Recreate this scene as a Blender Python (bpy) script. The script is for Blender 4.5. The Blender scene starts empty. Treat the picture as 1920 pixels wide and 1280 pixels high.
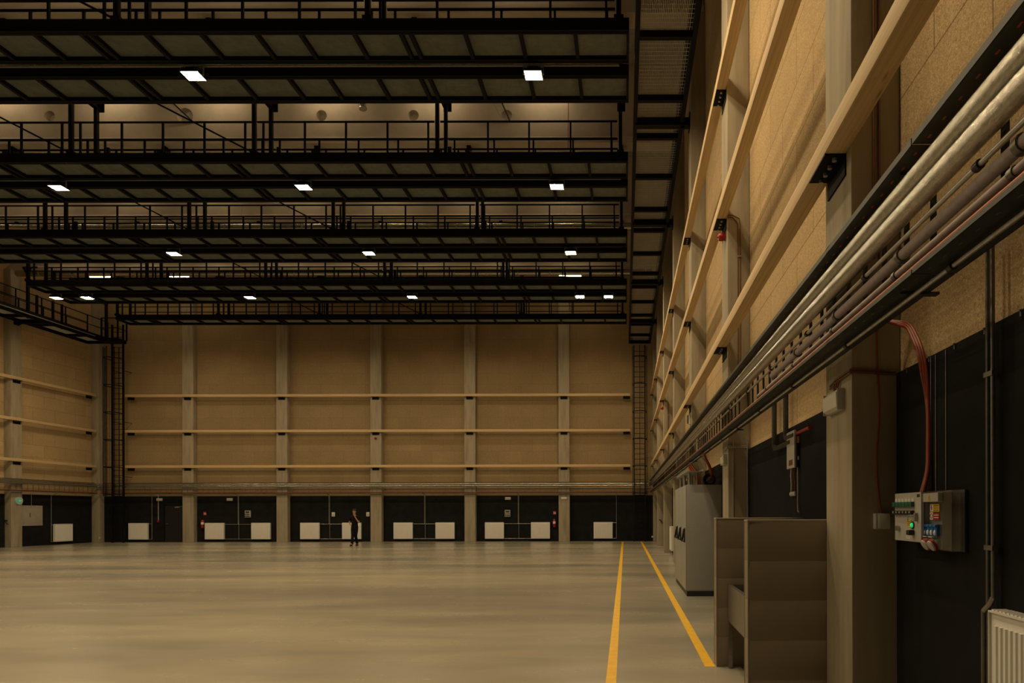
import bpy, bmesh, math, random
from mathutils import Vector, Matrix
random.seed(7)
PI = math.pi
sc = bpy.context.scene
COL = sc.collection

# ------------------------------------------------------------------ camera
cam_d = bpy.data.cameras.new('camera')
cam = bpy.data.objects.new('camera', cam_d)
COL.objects.link(cam)
CAM_H = 1.6
cam.matrix_world = Matrix.Translation((0, 0, CAM_H)) @ Matrix.Rotation(PI / 2, 4, 'X') @ Matrix.Rotation(-0.0023, 4, 'Z')
cam_d.sensor_width = 36.0
cam_d.lens = 22.5
cam_d.shift_x = -212 / 1920
cam_d.shift_y = 320 / 1920
cam_d.clip_start = 0.05
cam_d.clip_end = 200
sc.camera = cam

# ------------------------------------------------------------------ world, exposure, light levels
w = bpy.data.worlds.new('world')
sc.world = w
w.use_nodes = True
w.node_tree.nodes['Background'].inputs[0].default_value = (0.012, 0.010, 0.007, 1)
w.node_tree.nodes['Background'].inputs[1].default_value = 0.0
sc.view_settings.view_transform = 'Standard'
sc.view_settings.look = 'None'
sc.view_settings.gamma = 1
sc.view_settings.use_curve_mapping = False
sc.view_settings.exposure = 0.0
FLOOD = 440.0                 # radiance of a flood lamp face
STRIP = 40.0                  # radiance of a strip lamp
LAMP_COL = (1.0, 0.76, 0.44)

# ------------------------------------------------------------------ dimensions
XR, XL, YB, YF, ZC = 1.88, -29.4, 35.6, -2.6, 15.7
PD = 0.336                    # how far pillars stand out of the walls
PW = 0.56
PY = [4.36 + 5.22 * i for i in range(-1, 6)]
BPX = [-24.39, -19.21, -14.03, -8.85, -3.66]
BPW = 0.605
ZBLK = 2.54

# ------------------------------------------------------------------ materials
def new_mat(name):
    m = bpy.data.materials.new(name); m.use_nodes = True
    nt = m.node_tree
    return m, nt, nt.nodes['Principled BSDF']

def N(nt, t, **kw):
    n = nt.nodes.new(t)
    for k, v in kw.items():
        if k in n.inputs: n.inputs[k].default_value = v
        else: setattr(n, k, v)
    return n

def ramp(nt, fac, stops):
    r = nt.nodes.new('ShaderNodeValToRGB')
    e = r.color_ramp.elements
    while len(e) < len(stops): e.new(0.5)
    for i, (p, c) in enumerate(stops):
        e[i].position = p; e[i].color = (*c, 1) if len(c) == 3 else c
    nt.links.new(fac, r.inputs[0])
    return r.outputs[0]

def mixc(nt, a, b, fac, mode='MIX'):
    m = nt.nodes.new('ShaderNodeMix'); m.data_type = 'RGBA'; m.blend_type = mode
    for sock, v in ((m.inputs[0], fac), (m.inputs[6], a), (m.inputs[7], b)):
        if hasattr(v, 'links'): nt.links.new(v, sock)
        else: sock.default_value = v if not isinstance(v, tuple) or len(v) == 4 else (*v, 1)
    return m.outputs[2]

def coords(nt, scale=(1, 1, 1), rot=(0, 0, 0), loc=(0, 0, 0)):
    tc = nt.nodes.new('ShaderNodeTexCoord'); mp = nt.nodes.new('ShaderNodeMapping')
    mp.inputs['Scale'].default_value = scale; mp.inputs['Rotation'].default_value = rot; mp.inputs['Location'].default_value = loc
    nt.links.new(tc.outputs['Object'], mp.inputs[0])
    return mp.outputs[0]

def noise(nt, vec, scale, detail=4, rough=0.55, dist=0.0):
    n = nt.nodes.new('ShaderNodeTexNoise')
    n.inputs['Scale'].default_value = scale; n.inputs['Detail'].default_value = detail
    n.inputs['Roughness'].default_value = rough; n.inputs['Distortion'].default_value = dist
    nt.links.new(vec, n.inputs['Vector'])
    return n.outputs['Fac']

def bump(nt, b, h, strength=0.2, dist=0.01):
    n = nt.nodes.new('ShaderNodeBump'); n.inputs['Strength'].default_value = strength; n.inputs['Distance'].default_value = dist
    nt.links.new(h, n.inputs['Height']); nt.links.new(n.outputs[0], b.inputs['Normal'])

def plain(name, col, rough=0.5, metal=0.0, var=0.12, scale=9.0, spec=0.5, bmp=0.0):
    """one colour with a little procedural unevenness"""
    m, nt, b = new_mat(name)
    v = coords(nt)
    f = noise(nt, v, scale, 3)
    lo = tuple(c * (1 - var) for c in col); hi = tuple(min(1, c * (1 + var)) for c in col)
    nt.links.new(ramp(nt, f, [(0.3, lo), (0.7, hi)]), b.inputs['Base Color'])
    b.inputs['Roughness'].default_value = rough; b.inputs['Metallic'].default_value = metal
    b.inputs['Specular IOR Level'].default_value = spec
    if bmp: bump(nt, b, f, bmp, 0.004)
    return m

def emit(name, col, strength):
    m, nt, b = new_mat(name)
    b.inputs['Base Color'].default_value = (*col, 1)
    b.inputs['Emission Color'].default_value = (*col, 1)
    b.inputs['Emission Strength'].default_value = strength
    return m

def mat_floor():
    m, nt, b = new_mat('polished_concrete')
    v = coords(nt)
    vs = coords(nt, (0.22, 0.9, 1), (0, 0, 0.25))
    big = noise(nt, vs, 0.5, 3, 0.5, 0.25)
    fine = noise(nt, coords(nt, (0.35, 1.0, 1), (0, 0, 0.3)), 2.0, 5, 0.52, 0.0)
    c1 = ramp(nt, big, [(0.34, (0.215, 0.208, 0.178)), (0.50, (0.325, 0.302, 0.242)), (0.66, (0.415, 0.375, 0.29))])
    c2 = ramp(nt, fine, [(0.25, (0.84, 0.845, 0.85)), (0.5, (0.97, 0.965, 0.955)), (0.78, (1.07, 1.06, 1.035))])
    c = mixc(nt, c1, c2, 0.85, 'MULTIPLY')
    st = noise(nt, coords(nt, (0.12, 0.26, 1), (0, 0, -0.2), (3.3, 1.7, 0)), 0.9, 4, 0.55, 0.2)
    stain = ramp(nt, st, [(0.50, (0, 0, 0)), (0.66, (1, 1, 1))])
    c = mixc(nt, c, (0.19, 0.19, 0.165), mixv(nt, stain, 0.45))
    nt.links.new(c, b.inputs['Base Color'])
    r = ramp(nt, fine, [(0.3, (0.25, 0.25, 0.25)), (0.7, (0.28, 0.28, 0.28))])
    nt.links.new(r, b.inputs['Roughness'])
    b.inputs['Specular IOR Level'].default_value = 0.45
    return m

def mixv(nt, sock, k):
    n = nt.nodes.new('ShaderNodeMath'); n.operation = 'MULTIPLY'; n.inputs[1].default_value = k
    nt.links.new(sock, n.inputs[0]); return n.outputs[0]

def mat_concrete(name, col, board=True):
    m, nt, b = new_mat(name)
    a = noise(nt, coords(nt, (3.0, 3.0, 0.35)), 2.2, 6, 0.6)
    d = noise(nt, coords(nt), 26, 4, 0.6)
    c = ramp(nt, a, [(0.28, tuple(x * 0.74 for x in col)), (0.5, col), (0.74, tuple(min(1, x * 1.16) for x in col))])
    pits = ramp(nt, noise(nt, coords(nt), 55, 2, 0.5), [(0.25, (0.55, 0.55, 0.55)), (0.31, (1, 1, 1))])
    c = mixc(nt, c, pits, 0.6, 'MULTIPLY')
    nt.links.new(c, b.inputs['Base Color'])
    b.inputs['Roughness'].default_value = 0.78
    b.inputs['Specular IOR Level'].default_value = 0.25
    bump(nt, b, d, 0.08, 0.004)
    return m

def mat_wool(name, axis, k=1.0):
    """wood wool acoustic boards in running bond; axis 'x' for a wall along X, 'y' along Y"""
    m, nt, b = new_mat(name)
    tc = nt.nodes.new('ShaderNodeTexCoord'); sp = nt.nodes.new('ShaderNodeSeparateXYZ'); cb = nt.nodes.new('ShaderNodeCombineXYZ')
    nt.links.new(tc.outputs['Object'], sp.inputs[0])
    ad = nt.nodes.new('ShaderNodeMath'); ad.operation = 'ADD'; ad.inputs[1].default_value = 100.0 + (0.0 if axis == 'x' else 0.28)
    nt.links.new(sp.outputs['X' if axis == 'x' else 'Y'], ad.inputs[0])
    az = nt.nodes.new('ShaderNodeMath'); az.operation = 'ADD'; az.inputs[1].default_value = 62.0 - ZBLK
    nt.links.new(sp.outputs['Z'], az.inputs[0])
    nt.links.new(ad.outputs[0], cb.inputs[0]); nt.links.new(az.outputs[0], cb.inputs[1])
    br = N(nt, 'ShaderNodeTexBrick')
    br.offset = 0.5
    br.inputs['Scale'].default_value = 1.0; br.inputs['Brick Width'].default_value = 1.24; br.inputs['Row Height'].default_value = 0.62
    br.inputs['Mortar Size'].default_value = 0.005 if axis == 'x' else 0.006; br.inputs['Mortar Smooth'].default_value = 0.3
    br.inputs['Color1'].default_value = (1.0, 1.0, 1.0, 1); br.inputs['Color2'].default_value = (0.90, 0.90, 0.89, 1)
    br.inputs['Mortar'].default_value = (*((0.62, 0.60, 0.56) if axis == 'x' else (0.40, 0.37, 0.32)), 1)
    nt.links.new(cb.outputs[0], br.inputs['Vector'])
    fib = noise(nt, coords(nt, (1, 1, 1)), 62, 3, 0.7, 1.6)
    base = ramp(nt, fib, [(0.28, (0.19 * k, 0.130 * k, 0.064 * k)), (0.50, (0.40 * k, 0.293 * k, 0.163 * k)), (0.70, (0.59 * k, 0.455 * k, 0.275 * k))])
    c = mixc(nt, base, br.outputs['Color'], 1.0, 'MULTIPLY')
    wide = noise(nt, coords(nt), 0.7, 3)
    c = mixc(nt, c, ramp(nt, wide, [(0.3, (0.92, 0.92, 0.92)), (0.7, (1.06, 1.05, 1.04))]), 1.0, 'MULTIPLY')
    nt.links.new(c, b.inputs['Base Color'])
    b.inputs['Roughness'].default_value = 0.95; b.inputs['Specular IOR Level'].default_value = 0.1
    bump(nt, b, fib, 0.18, 0.006)
    return m

def mat_timber():
    m, nt, b = new_mat('spruce_timber')
    g = noise(nt, coords(nt, (0.45, 22, 22)), 1.6, 5, 0.6, 0.7)
    c = ramp(nt, g, [(0.25, (0.44, 0.305, 0.155)), (0.5, (0.60, 0.44, 0.245)), (0.8, (0.70, 0.54, 0.325))])
    vo = nt.nodes.new('ShaderNodeTexVoronoi'); vo.inputs['Scale'].default_value = 1.0
    nt.links.new(coords(nt, (1.15, 7, 7)), vo.inputs['Vector'])
    k = ramp(nt, vo.outputs['Distance'], [(0.03, (1, 1, 1)), (0.08, (0, 0, 0))])
    c = mixc(nt, c, (0.20, 0.10, 0.035), mixv(nt, k, 0.7))
    nt.links.new(c, b.inputs['Base Color'])
    b.inputs['Roughness'].default_value = 0.62; b.inputs['Specular IOR Level'].default_value = 0.3
    return m

def mat_foil():
    m, nt, b = new_mat('crinkled_foil')
    n1 = noise(nt, coords(nt, (2.2, 1, 2.2)), 26, 6, 0.7, 1.2)
    nt.links.new(ramp(nt, n1, [(0.3, (0.30, 0.292, 0.25)), (0.7, (0.60, 0.58, 0.52))]), b.inputs['Base Color'])
    b.inputs['Metallic'].default_value = 0.96; b.inputs['Roughness'].default_value = 0.25
    bump(nt, b, n1, 0.28, 0.02)
    return m

def mat_tile():
    m, nt, b = new_mat('taupe_tile')
    n1 = noise(nt, coords(nt), 4, 3)
    nt.links.new(ramp(nt, n1, [(0.3, (0.245, 0.198, 0.140)), (0.7, (0.275, 0.222, 0.160))]), b.inputs['Base Color'])
    b.inputs['Roughness'].default_value = 0.42
    return m

M = {
    'floor': mat_floor(),
    'concrete': mat_concrete('fair_faced_concrete', (0.35, 0.305, 0.225)),
    'girder': plain('precast_concrete', (0.52, 0.455, 0.375), 0.8, 0, 0.10, 1.6, 0.2),
    'ceiling': mat_concrete('roof_concrete', (0.33, 0.31, 0.27)),
    'wool_x': mat_wool('wood_wool_back_dimmed', 'x', 0.84),  # same boards as the sides, darkened to put dimmer light into the colour
    'wool_y': mat_wool('wood_wool_side_lightened', 'y', 1.2),  # same boards, lightened so stronger light on the right wall is in the colour
    'black_wall': plain('black_acoustic_felt', (0.0105, 0.011, 0.0118), 0.9, 0, 0.25, 3.0, 0.15),
    'timber': mat_timber(),
    'steel': plain('black_painted_steel', (0.0045, 0.0042, 0.004), 0.6, 0.0, 0.2, 14, 0.15),
    'grate': plain('galvanised_grating', (0.31, 0.345, 0.315), 0.55, 0.1, 0.15, 6),
    'grate_lightened': plain('lightened_galvanised_grating', (0.60, 0.60, 0.56), 0.5, 0.1, 0.12, 6),  # same grating, lightened to stand in for bright space seen through the bars
    'galv': plain('galvanised_steel', (0.42, 0.42, 0.40), 0.42, 0.75, 0.16, 18),
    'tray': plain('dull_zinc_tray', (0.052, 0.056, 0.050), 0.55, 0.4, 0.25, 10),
    'foil': mat_foil(),
    'dull_pipe': plain('dull_steel_pipe', (0.17, 0.16, 0.14), 0.45, 0.6, 0.15, 18),
    'lagging': plain('grey_pipe_lagging', (0.35, 0.31, 0.315), 0.8, 0, 0.12, 30, 0.2),
    'dark_lagging': plain('dark_pipe_lagging', (0.07, 0.065, 0.06), 0.85, 0, 0.12, 30, 0.2),
    'enamel': plain('white_enamel', (0.74, 0.73, 0.69), 0.35, 0, 0.02, 3),
    'plastic': plain('white_plastic', (0.66, 0.65, 0.60), 0.45, 0, 0.03, 6),
    'grey_plastic': plain('light_grey_plastic', (0.46, 0.45, 0.42), 0.5, 0, 0.04, 6),
    'cabinet': plain('light_grey_powder_coat', (0.30, 0.30, 0.275), 0.45, 0, 0.04, 6),
    'tile': mat_tile(),
    'tile_trim': plain('pale_tile_trim', (0.36, 0.32, 0.27), 0.4, 0, 0.05, 6),
    'stainless': plain('brushed_stainless', (0.33, 0.31, 0.28), 0.33, 0.9, 0.1, 20),
    'yellow': plain('yellow_floor_paint', (0.80, 0.46, 0.012), 0.5, 0, 0.10, 7),
    'red': plain('red_plastic', (0.30, 0.010, 0.009), 0.4, 0, 0.08, 8),
    'red_cable': plain('red_cable_jacket', (0.27, 0.036, 0.006), 0.5, 0, 0.10, 12),
    'orange': plain('orange_cable_jacket', (0.42, 0.085, 0.015), 0.5, 0, 0.10, 12),
    'copper': plain('copper_brown_conduit', (0.17, 0.075, 0.03), 0.45, 0.4, 0.12, 12),
    'black': plain('black_plastic', (0.012, 0.012, 0.012), 0.45, 0, 0.15, 8),
    'green': plain('dark_green_plastic', (0.010, 0.095, 0.055), 0.4, 0, 0.1, 8),
    'blue': plain('blue_socket_plastic', (0.012, 0.13, 0.42), 0.4, 0, 0.1, 8),
    'sticker_y': plain('yellow_sticker', (0.72, 0.47, 0.02), 0.5, 0, 0.05, 8),
    'sticker_w': plain('white_sticker', (0.75, 0.74, 0.70), 0.5, 0, 0.03, 8),
    'skin': plain('skin', (0.36, 0.20, 0.135), 0.55, 0, 0.06, 20),
    'cloth': plain('black_cotton', (0.005, 0.0045, 0.0055), 0.9, 0, 0.2, 30, 0.2),
    'navy': plain('dark_navy_cloth', (0.0045, 0.005, 0.008), 0.9, 0, 0.2, 30, 0.2),
    'hair': plain('dark_brown_hair', (0.028, 0.014, 0.008), 0.7, 0, 0.2, 40),
    'shoe': plain('brown_leather', (0.055, 0.026, 0.014), 0.5, 0, 0.15, 20),
    'flood': emit('lit_flood_face', LAMP_COL, FLOOD),
    'flood_dim': emit('lit_flood_face_half', LAMP_COL, FLOOD * .5),
    'strip': emit('lit_strip_tube', LAMP_COL, STRIP),
    'green_lit': emit('lit_green_button', (0.02, 1.0, 0.33), 0.4),
    'green_sign': emit('lit_green_sign', (0.05, 0.42, 0.25), 0.22),
}
def mat_clear():
    m, nt, b = new_mat('smoked_clear_plastic')
    b.inputs['Roughness'].default_value = 0.18
    b.inputs['Alpha'].default_value = 0.25
    nt.links.new(ramp(nt, noise(nt, coords(nt), 12, 2), [(0.3, (0.24, 0.21, 0.17)), (0.7, (0.30, 0.27, 0.22))]), b.inputs['Base Color'])
    return m
M['clear'] = mat_clear()

# ------------------------------------------------------------------ mesh helpers
class MB:
    def __init__(s): s.v = []; s.f = []; s.m = []; s.k = 0; s.mats = []
    def mat(s, m):
        if m not in s.mats: s.mats.append(m)
        s.k = s.mats.index(m); return s
    def add(s, vs, fs):
        o = len(s.v); s.v += [tuple(p) for p in vs]
        for f in fs: s.f.append(tuple(i + o for i in f)); s.m.append(s.k)
        return s
    def box(s, x0, y0, z0, x1, y1, z1, c=0.0):
        x0, x1 = sorted((x0, x1)); y0, y1 = sorted((y0, y1)); z0, z1 = sorted((z0, z1))
        if c <= 0:
            return s.add([(x0, y0, z0), (x1, y0, z0), (x1, y1, z0), (x0, y1, z0), (x0, y0, z1), (x1, y0, z1), (x1, y1, z1), (x0, y1, z1)],
                         [(3, 2, 1, 0), (4, 5, 6, 7), (0, 1, 5, 4), (1, 2, 6, 5), (2, 3, 7, 6), (3, 0, 4, 7)])
        c = min(c, (x1 - x0) * .45, (y1 - y0) * .45, (z1 - z0) * .45)
        bm = bmesh.new()
        r = bmesh.ops.create_cube(bm, size=1)
        for q in bm.verts: q.co = Vector(((x0 + x1) / 2 + q.co.x * (x1 - x0), (y0 + y1) / 2 + q.co.y * (y1 - y0), (z0 + z1) / 2 + q.co.z * (z1 - z0)))
        bmesh.ops.bevel(bm, geom=bm.edges[:], offset=c, segments=2, profile=0.6, affect='EDGES')
        return s.bm(bm)
    def bm(s, bm, mx=None):
        bm.verts.ensure_lookup_table()
        for i, q in enumerate(bm.verts): q.index = i
        s.add([(mx @ q.co if mx else q.co) for q in bm.verts], [[q.index for q in f.verts] for f in bm.faces])
        bm.free(); return s
    def prism(s, poly, axis, a, b):
        """poly: 2D points; axis x: (y,z), y: (x,z), z: (x,y)"""
        def P(p, t): return (t, p[0], p[1]) if axis == 'x' else ((p[0], t, p[1]) if axis == 'y' else (p[0], p[1], t))
        n = len(poly)
        return s.add([P(p, a) for p in poly] + [P(p, b) for p in poly],
                     [tuple(range(n))[::-1], tuple(range(n, 2 * n))] + [(i, (i + 1) % n, n + (i + 1) % n, n + i) for i in range(n)])
    def tube(s, pts, r, n=8, caps=True):
        pts = [Vector(p) for p in pts]
        rs = r if isinstance(r, (list, tuple)) else [r] * len(pts)
        T = []
        for i in range(len(pts)):
            a = pts[i] - pts[i - 1] if i else pts[1] - pts[0]
            c = pts[i + 1] - pts[i] if i < len(pts) - 1 else a
            t = (a.normalized() + c.normalized()); T.append(t.normalized() if t.length > 1e-6 else c.normalized())
        u = T[0].orthogonal().normalized()
        vs = []
        for i, p in enumerate(pts):
            if i:
                ax = T[i - 1].cross(T[i])
                if ax.length > 1e-6:
                    u = Matrix.Rotation(T[i - 1].angle(T[i]), 3, ax) @ u
            u = (u - T[i] * u.dot(T[i])).normalized()
            w_ = T[i].cross(u)
            k = 1.0
            if 0 < i < len(pts) - 1:
                h = (pts[i] - pts[i - 1]).angle(pts[i + 1] - pts[i]) / 2
                k = 1 / max(0.5, math.cos(h))
            for j in range(n):
                an = 2 * PI * j / n
                vs.append(p + (u * math.cos(an) + w_ * math.sin(an)) * rs[i] * (1 + (k - 1) * 0.5))
        fs = []
        for i in range(len(pts) - 1):
            for j in range(n):
                fs.append((i * n + j, i * n + (j + 1) % n, (i + 1) * n + (j + 1) % n, (i + 1) * n + j))
        if caps: fs += [tuple(range(n))[::-1], tuple(range((len(pts) - 1) * n, len(pts) * n))]
        return s.add(vs, fs)
    def cyl(s, p, q, r, n=16): return s.tube([p, q], r, n)
    def ring(s, c, R, r, axis='z', n=24, m=6, a0=0, a1=2 * PI):
        pts = []
        full = abs(a1 - a0 - 2 * PI) < 1e-6
        for i in range(n + 1):
            a = a0 + (a1 - a0) * i / n
            x, y = R * math.cos(a), R * math.sin(a)
            pts.append((c[0] + x, c[1] + y, c[2]) if axis == 'z' else ((c[0] + x, c[1], c[2] + y) if axis == 'y' else (c[0], c[1] + x, c[2] + y)))
        return s.tube(pts, r, m, caps=not full)
    def ball(s, c, rx, ry=None, rz=None, n=16, m=10):
        ry = ry or rx; rz = rz or rx
        bm = bmesh.new(); bmesh.ops.create_uvsphere(bm, u_segments=n, v_segments=m, radius=1)
        return s.bm(bm, Matrix.Translation(c) @ Matrix.Diagonal((rx, ry, rz, 1)))
    def mesh(s, name, mat=None, sharp=0.6):
        me = bpy.data.meshes.new(name); me.from_pydata(s.v, [], s.f)
        ms = s.mats if s.mats else [mat]
        for q in ms: me.materials.append(M[q] if isinstance(q, str) else q)
        if s.mats: me.polygons.foreach_set('material_index', s.m)
        bm = bmesh.new(); bm.from_mesh(me); bmesh.ops.recalc_face_normals(bm, faces=bm.faces[:]); bm.to_mesh(me); bm.free()
        me.polygons.foreach_set('use_smooth', [True] * len(me.polygons))
        me.set_sharp_from_angle(angle=sharp)
        me.update()
        return me

def smooth(pts, n=5):
    p = [Vector(q) for q in pts]; out = []
    for i in range(len(p) - 1):
        a, b, c, d = p[max(i - 1, 0)], p[i], p[i + 1], p[min(i + 2, len(p) - 1)]
        for k in range(n):
            t = k / n
            out.append(.5 * ((2 * b) + (c - a) * t + (2 * a - 5 * b + 4 * c - d) * t * t + (3 * b - a - 3 * c + d) * t ** 3))
    return out + [p[-1]]
def part(name, mb, mat, parent, loc=(0, 0, 0), rot=(0, 0, 0), label=None, kind=None):
    me = mb if isinstance(mb, bpy.types.Mesh) else mb.mesh(name, mat)
    o = bpy.data.objects.new(name, me); COL.objects.link(o)
    o.parent = parent; o.location = loc; o.rotation_euler = rot
    if label: o['label'] = label
    if kind: o['kind'] = kind
    return o
def tag(o, label, cat, group=None, kind=None):
    o['label'] = label; o['category'] = cat
    if group: o['group'] = group
    if kind: o['kind'] = kind
    return o
def thing(name, label, cat, loc=(0, 0, 0), rotz=0.0, group=None, kind=None):
    o = bpy.data.objects.new(name, None); COL.objects.link(o)
    o.empty_display_size = 0.1
    o.location = loc; o.rotation_euler = (0, 0, rotz)
    return tag(o, label, cat, group, kind)
def solo(name, mb, mat, label, cat, loc=(0, 0, 0), rotz=0.0, group=None, kind=None):
    me = mb if isinstance(mb, bpy.types.Mesh) else mb.mesh(name, mat)
    o = bpy.data.objects.new(name, me); COL.objects.link(o)
    o.location = loc; o.rotation_euler = (0, 0, rotz)
    return tag(o, label, cat, group, kind)
def struct(name, mb, mat, label, cat='wall', loc=(0, 0, 0)):
    return solo(name, mb, mat, label, cat, loc, 0, None, 'structure')
def dup(root, label, loc, rotz=None):
    """copy a thing with its parts and their sub-parts"""
    r = root.copy(); COL.objects.link(r); r.location = loc
    if rotz is not None: r.rotation_euler = (0, 0, rotz)
    r['label'] = label
    for ch in list(root.children):
        c = ch.copy(); COL.objects.link(c); c.parent = r
        for g in list(ch.children):
            d = g.copy(); COL.objects.link(d); d.parent = c
    return r
WALLS = {'right': ((XR, 0, 0), PI / 2), 'back': ((0, YB, 0), PI), 'left': ((XL, 0, 0), -PI / 2)}
def on_wall(wall, along, z=0.0, out=0.0):
    """world place of a wall-mounted thing; its local +y points into the hall, x runs along the wall"""
    if wall == 'right': return (XR - out, along, z), PI / 2
    if wall == 'back': return (along, YB - out, z), PI
    return (XL + out, along, z), -PI / 2
ORD = ['first', 'second', 'third', 'fourth', 'fifth', 'sixth', 'seventh', 'eighth', 'ninth', 'tenth', 'eleventh', 'twelfth']

# ------------------------------------------------------------------ room shell
struct('floor', MB().box(XL - .3, YF - .3, -0.25, XR + .3, YB + .3, 0), 'floor', 'mottled polished concrete floor of the empty hall', 'floor')
struct('ceiling', MB().box(XL - .3, YF - .3, ZC, XR + .3, YB + .3, ZC + .25), 'ceiling', 'dark concrete roof slab above the girders', 'ceiling')
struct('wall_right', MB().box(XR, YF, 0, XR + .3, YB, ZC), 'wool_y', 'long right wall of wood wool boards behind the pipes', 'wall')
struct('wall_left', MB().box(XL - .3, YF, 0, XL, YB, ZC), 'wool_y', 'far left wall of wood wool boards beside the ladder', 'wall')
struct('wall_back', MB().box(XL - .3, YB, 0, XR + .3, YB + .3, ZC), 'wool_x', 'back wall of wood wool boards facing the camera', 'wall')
struct('wall_front', MB().box(XL - .3, YF - .3, 0, XR + .3, YF, ZC), 'black_wall', 'black wall closing the hall behind the viewer', 'wall')

tn = 0
def black_panel(wall, a, b, label):
    global tn
    tn += 1
    t = 0.03
    if wall == 'right': mb = MB().box(XR - t, a, 0.0, XR, b, ZBLK)
    elif wall == 'left': mb = MB().box(XL, a, 0.0, XL + t, b, ZBLK)
    else: mb = MB().box(a, YB - t, 0.0, b, YB, ZBLK)
    struct('trim_%d' % tn, mb, 'black_wall', label, 'wall panel')

def pillar(x0, y0, x1, y1, z1, label, n):
    struct('concrete_pillar', MB().box(x0, y0, 0, x1, y1, z1, 0.018), 'concrete', label, 'pillar')

GB = 13.18   # underside of the roof girders
for i, y in enumerate(PY):
    if y > -2.5:
        k = i - 1
        nm = 'behind the viewer' if k < 0 else 'counting from the camera'
        lab = 'concrete pillar on the right wall behind the viewer' if k < 0 else '%s concrete pillar along the right wall, counting from the camera' % ORD[k]
        pillar(XR - PD, y, XR, y + PW, GB, lab, i)
        a, b = y + PW, (PY[i + 1] if i < 6 else 35.25)
        if i == 6: b = 35.25
        lb = 'black lower panel of the right wall beyond its %s pillar' % ORD[k] if k >= 0 else 'black lower panel of the right wall nearest the camera'
        black_panel('right', a, b, lb)
pillar(XR - PD, 35.25, XR, YB, GB, 'concrete corner pillar where back wall meets right wall', 0)
LPY = [30.3 - 5.22 * i for i in range(6)]
for i, y in enumerate(LPY):
    pillar(XL, y, XL + PD, y + PW, GB, '%s concrete pillar along the left wall, counting from the far corner' % ORD[i], i)
    black_panel('left', y + PW, LPY[i - 1] if i else 35.25, 'black lower panel of the left wall beyond its %s pillar from the corner' % ORD[i])
pillar(XL, 35.25, XL + PD + .12, YB, GB, 'concrete corner pillar where left wall meets back wall', 0)
for i, x in enumerate(BPX):
    pillar(x, YB - PD, x + BPW, YB, GB + 1.0, '%s concrete pillar on the back wall, counting from the left ladder' % ORD[i], i)
edges = [XL + PD + .12] + [v for x in BPX for v in (x, x + BPW)] + [XR - PD]
bl = ['black lower panel of the back wall with the dark door', 'black lower panel of the back wall with the left extinguisher',
      'black lower panel of the back wall behind the walking person', 'black lower panel of the back wall with two radiators and no boxes',
      'black lower panel of the back wall with the right extinguisher', 'black lower panel of the back wall below the right ladder']
for i in range(6): black_panel('back', edges[2 * i], edges[2 * i + 1], bl[i])

# ------------------------------------------------------------------ roof girders with round holes
HOLES = [(-3.71, .17), (-6.65, .17), (-9.55, .17), (-13.86, .25), (-18.13, .17), (-21.1, .17), (-24.0, .17)]
def girder(y, label):
    mb = MB()
    z0, z1, hw, zc = GB + .26, ZC, 0.11, 14.13
    x0, x1 = XL + .02, XR - .02
    def web(a, b): mb.box(a, y - hw, z0, b, y + hw, z1)
    cur = x1
    for hx, r in HOLES:
        q = r + .08
        web(hx + q, cur); cur = hx - q
        mb.box(hx - q, y - hw, z0, hx + q, y + hw, zc - q); mb.box(hx - q, y - hw, zc + q, hx + q, y + hw, z1)
        n = 32
        def sq(a):
            c, s_ = math.cos(a), math.sin(a); k = q / max(abs(c), abs(s_)); return (hx + c * k, zc + s_ * k)
        A = [2 * PI * i / n for i in range(n)]
        inn = [(hx + r * math.cos(a), zc + r * math.sin(a)) for a in A]; out = [sq(a) for a in A]
        vs = [(p[0], y - hw, p[1]) for p in inn] + [(p[0], y - hw, p[1]) for p in out] + [(p[0], y + hw, p[1]) for p in inn] + [(p[0], y + hw, p[1]) for p in out]
        fs = []
        for i in range(n):
            j = (i + 1) % n
            fs += [(i, j, n + j, n + i), (2 * n + i, 3 * n + i, 3 * n + j, 2 * n + j), (i, 2 * n + i, 2 * n + j, j)]
        mb.add(vs, fs)
    web(x0, cur)
    mb.prism([(y - .25, GB), (y + .25, GB), (y + .25, GB + .17), (y + hw, GB + .27), (y - hw, GB + .27), (y - .25, GB + .17)], 'x', x0, x1)
    struct('roof_girder', mb, 'girder', label, 'girder')
GY = [4.64 + 5.22 * i for i in range(6)]
gl = ['concrete roof girder straight above the camera', 'concrete roof girder above the top edge of view', 'pale concrete roof girder along the top edge of the photo',
      'pale concrete roof girder with round holes behind the nearest catwalk pair', 'pale concrete roof girder with round holes behind the second catwalk pair',
      'pale concrete roof girder above the farthest pair of catwalks']
for y, l in zip(GY, gl): girder(y, l)

# ------------------------------------------------------------------ cross catwalks
HX = [-0.1 - 4.81 * i for i in range(6)]
CX0, CX1 = -24.2, 0.10
Z = lambda k: CAM_H + k
ZU, ZD, ZT = Z(9.20), Z(9.33), Z(9.45)     # beam underside, grating, beam top
ZM, ZR = Z(9.82), Z(10.27)                 # knee rail, hand rail
CW = 0.80
JX = []
for n in range(5):
    for d in (0.0, -1.06, -2.13, -3.18, -3.37, -4.27, -5.31):
        x = -0.94 - 6.16 * n + d
        if x > CX0 + .1: JX.append(x)
beam_me = MB().box(CX0, -.04, ZU, CX1, .04, ZT, .006).box(CX0, -.055, ZU, CX1, .055, ZU + .015).mesh('side_beam', 'steel')
gm = MB()
for i in range(23): gm.box(CX0 + .02, .055 + i * .0318, ZD - .03, CX1 - .02, .059 + i * .0318, ZD)
for i in range(240): gm.box(CX0 + .05 + i * .1, .045, ZD - .012, CX0 + .056 + i * .1, CW - .045, ZD - .004)
grate_me = gm.mesh('grating', 'grate')
joist_me = MB().box(-.035, .04, ZU + .01, .035, CW - .04, ZD - .03).mesh('joist', 'steel')
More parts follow.
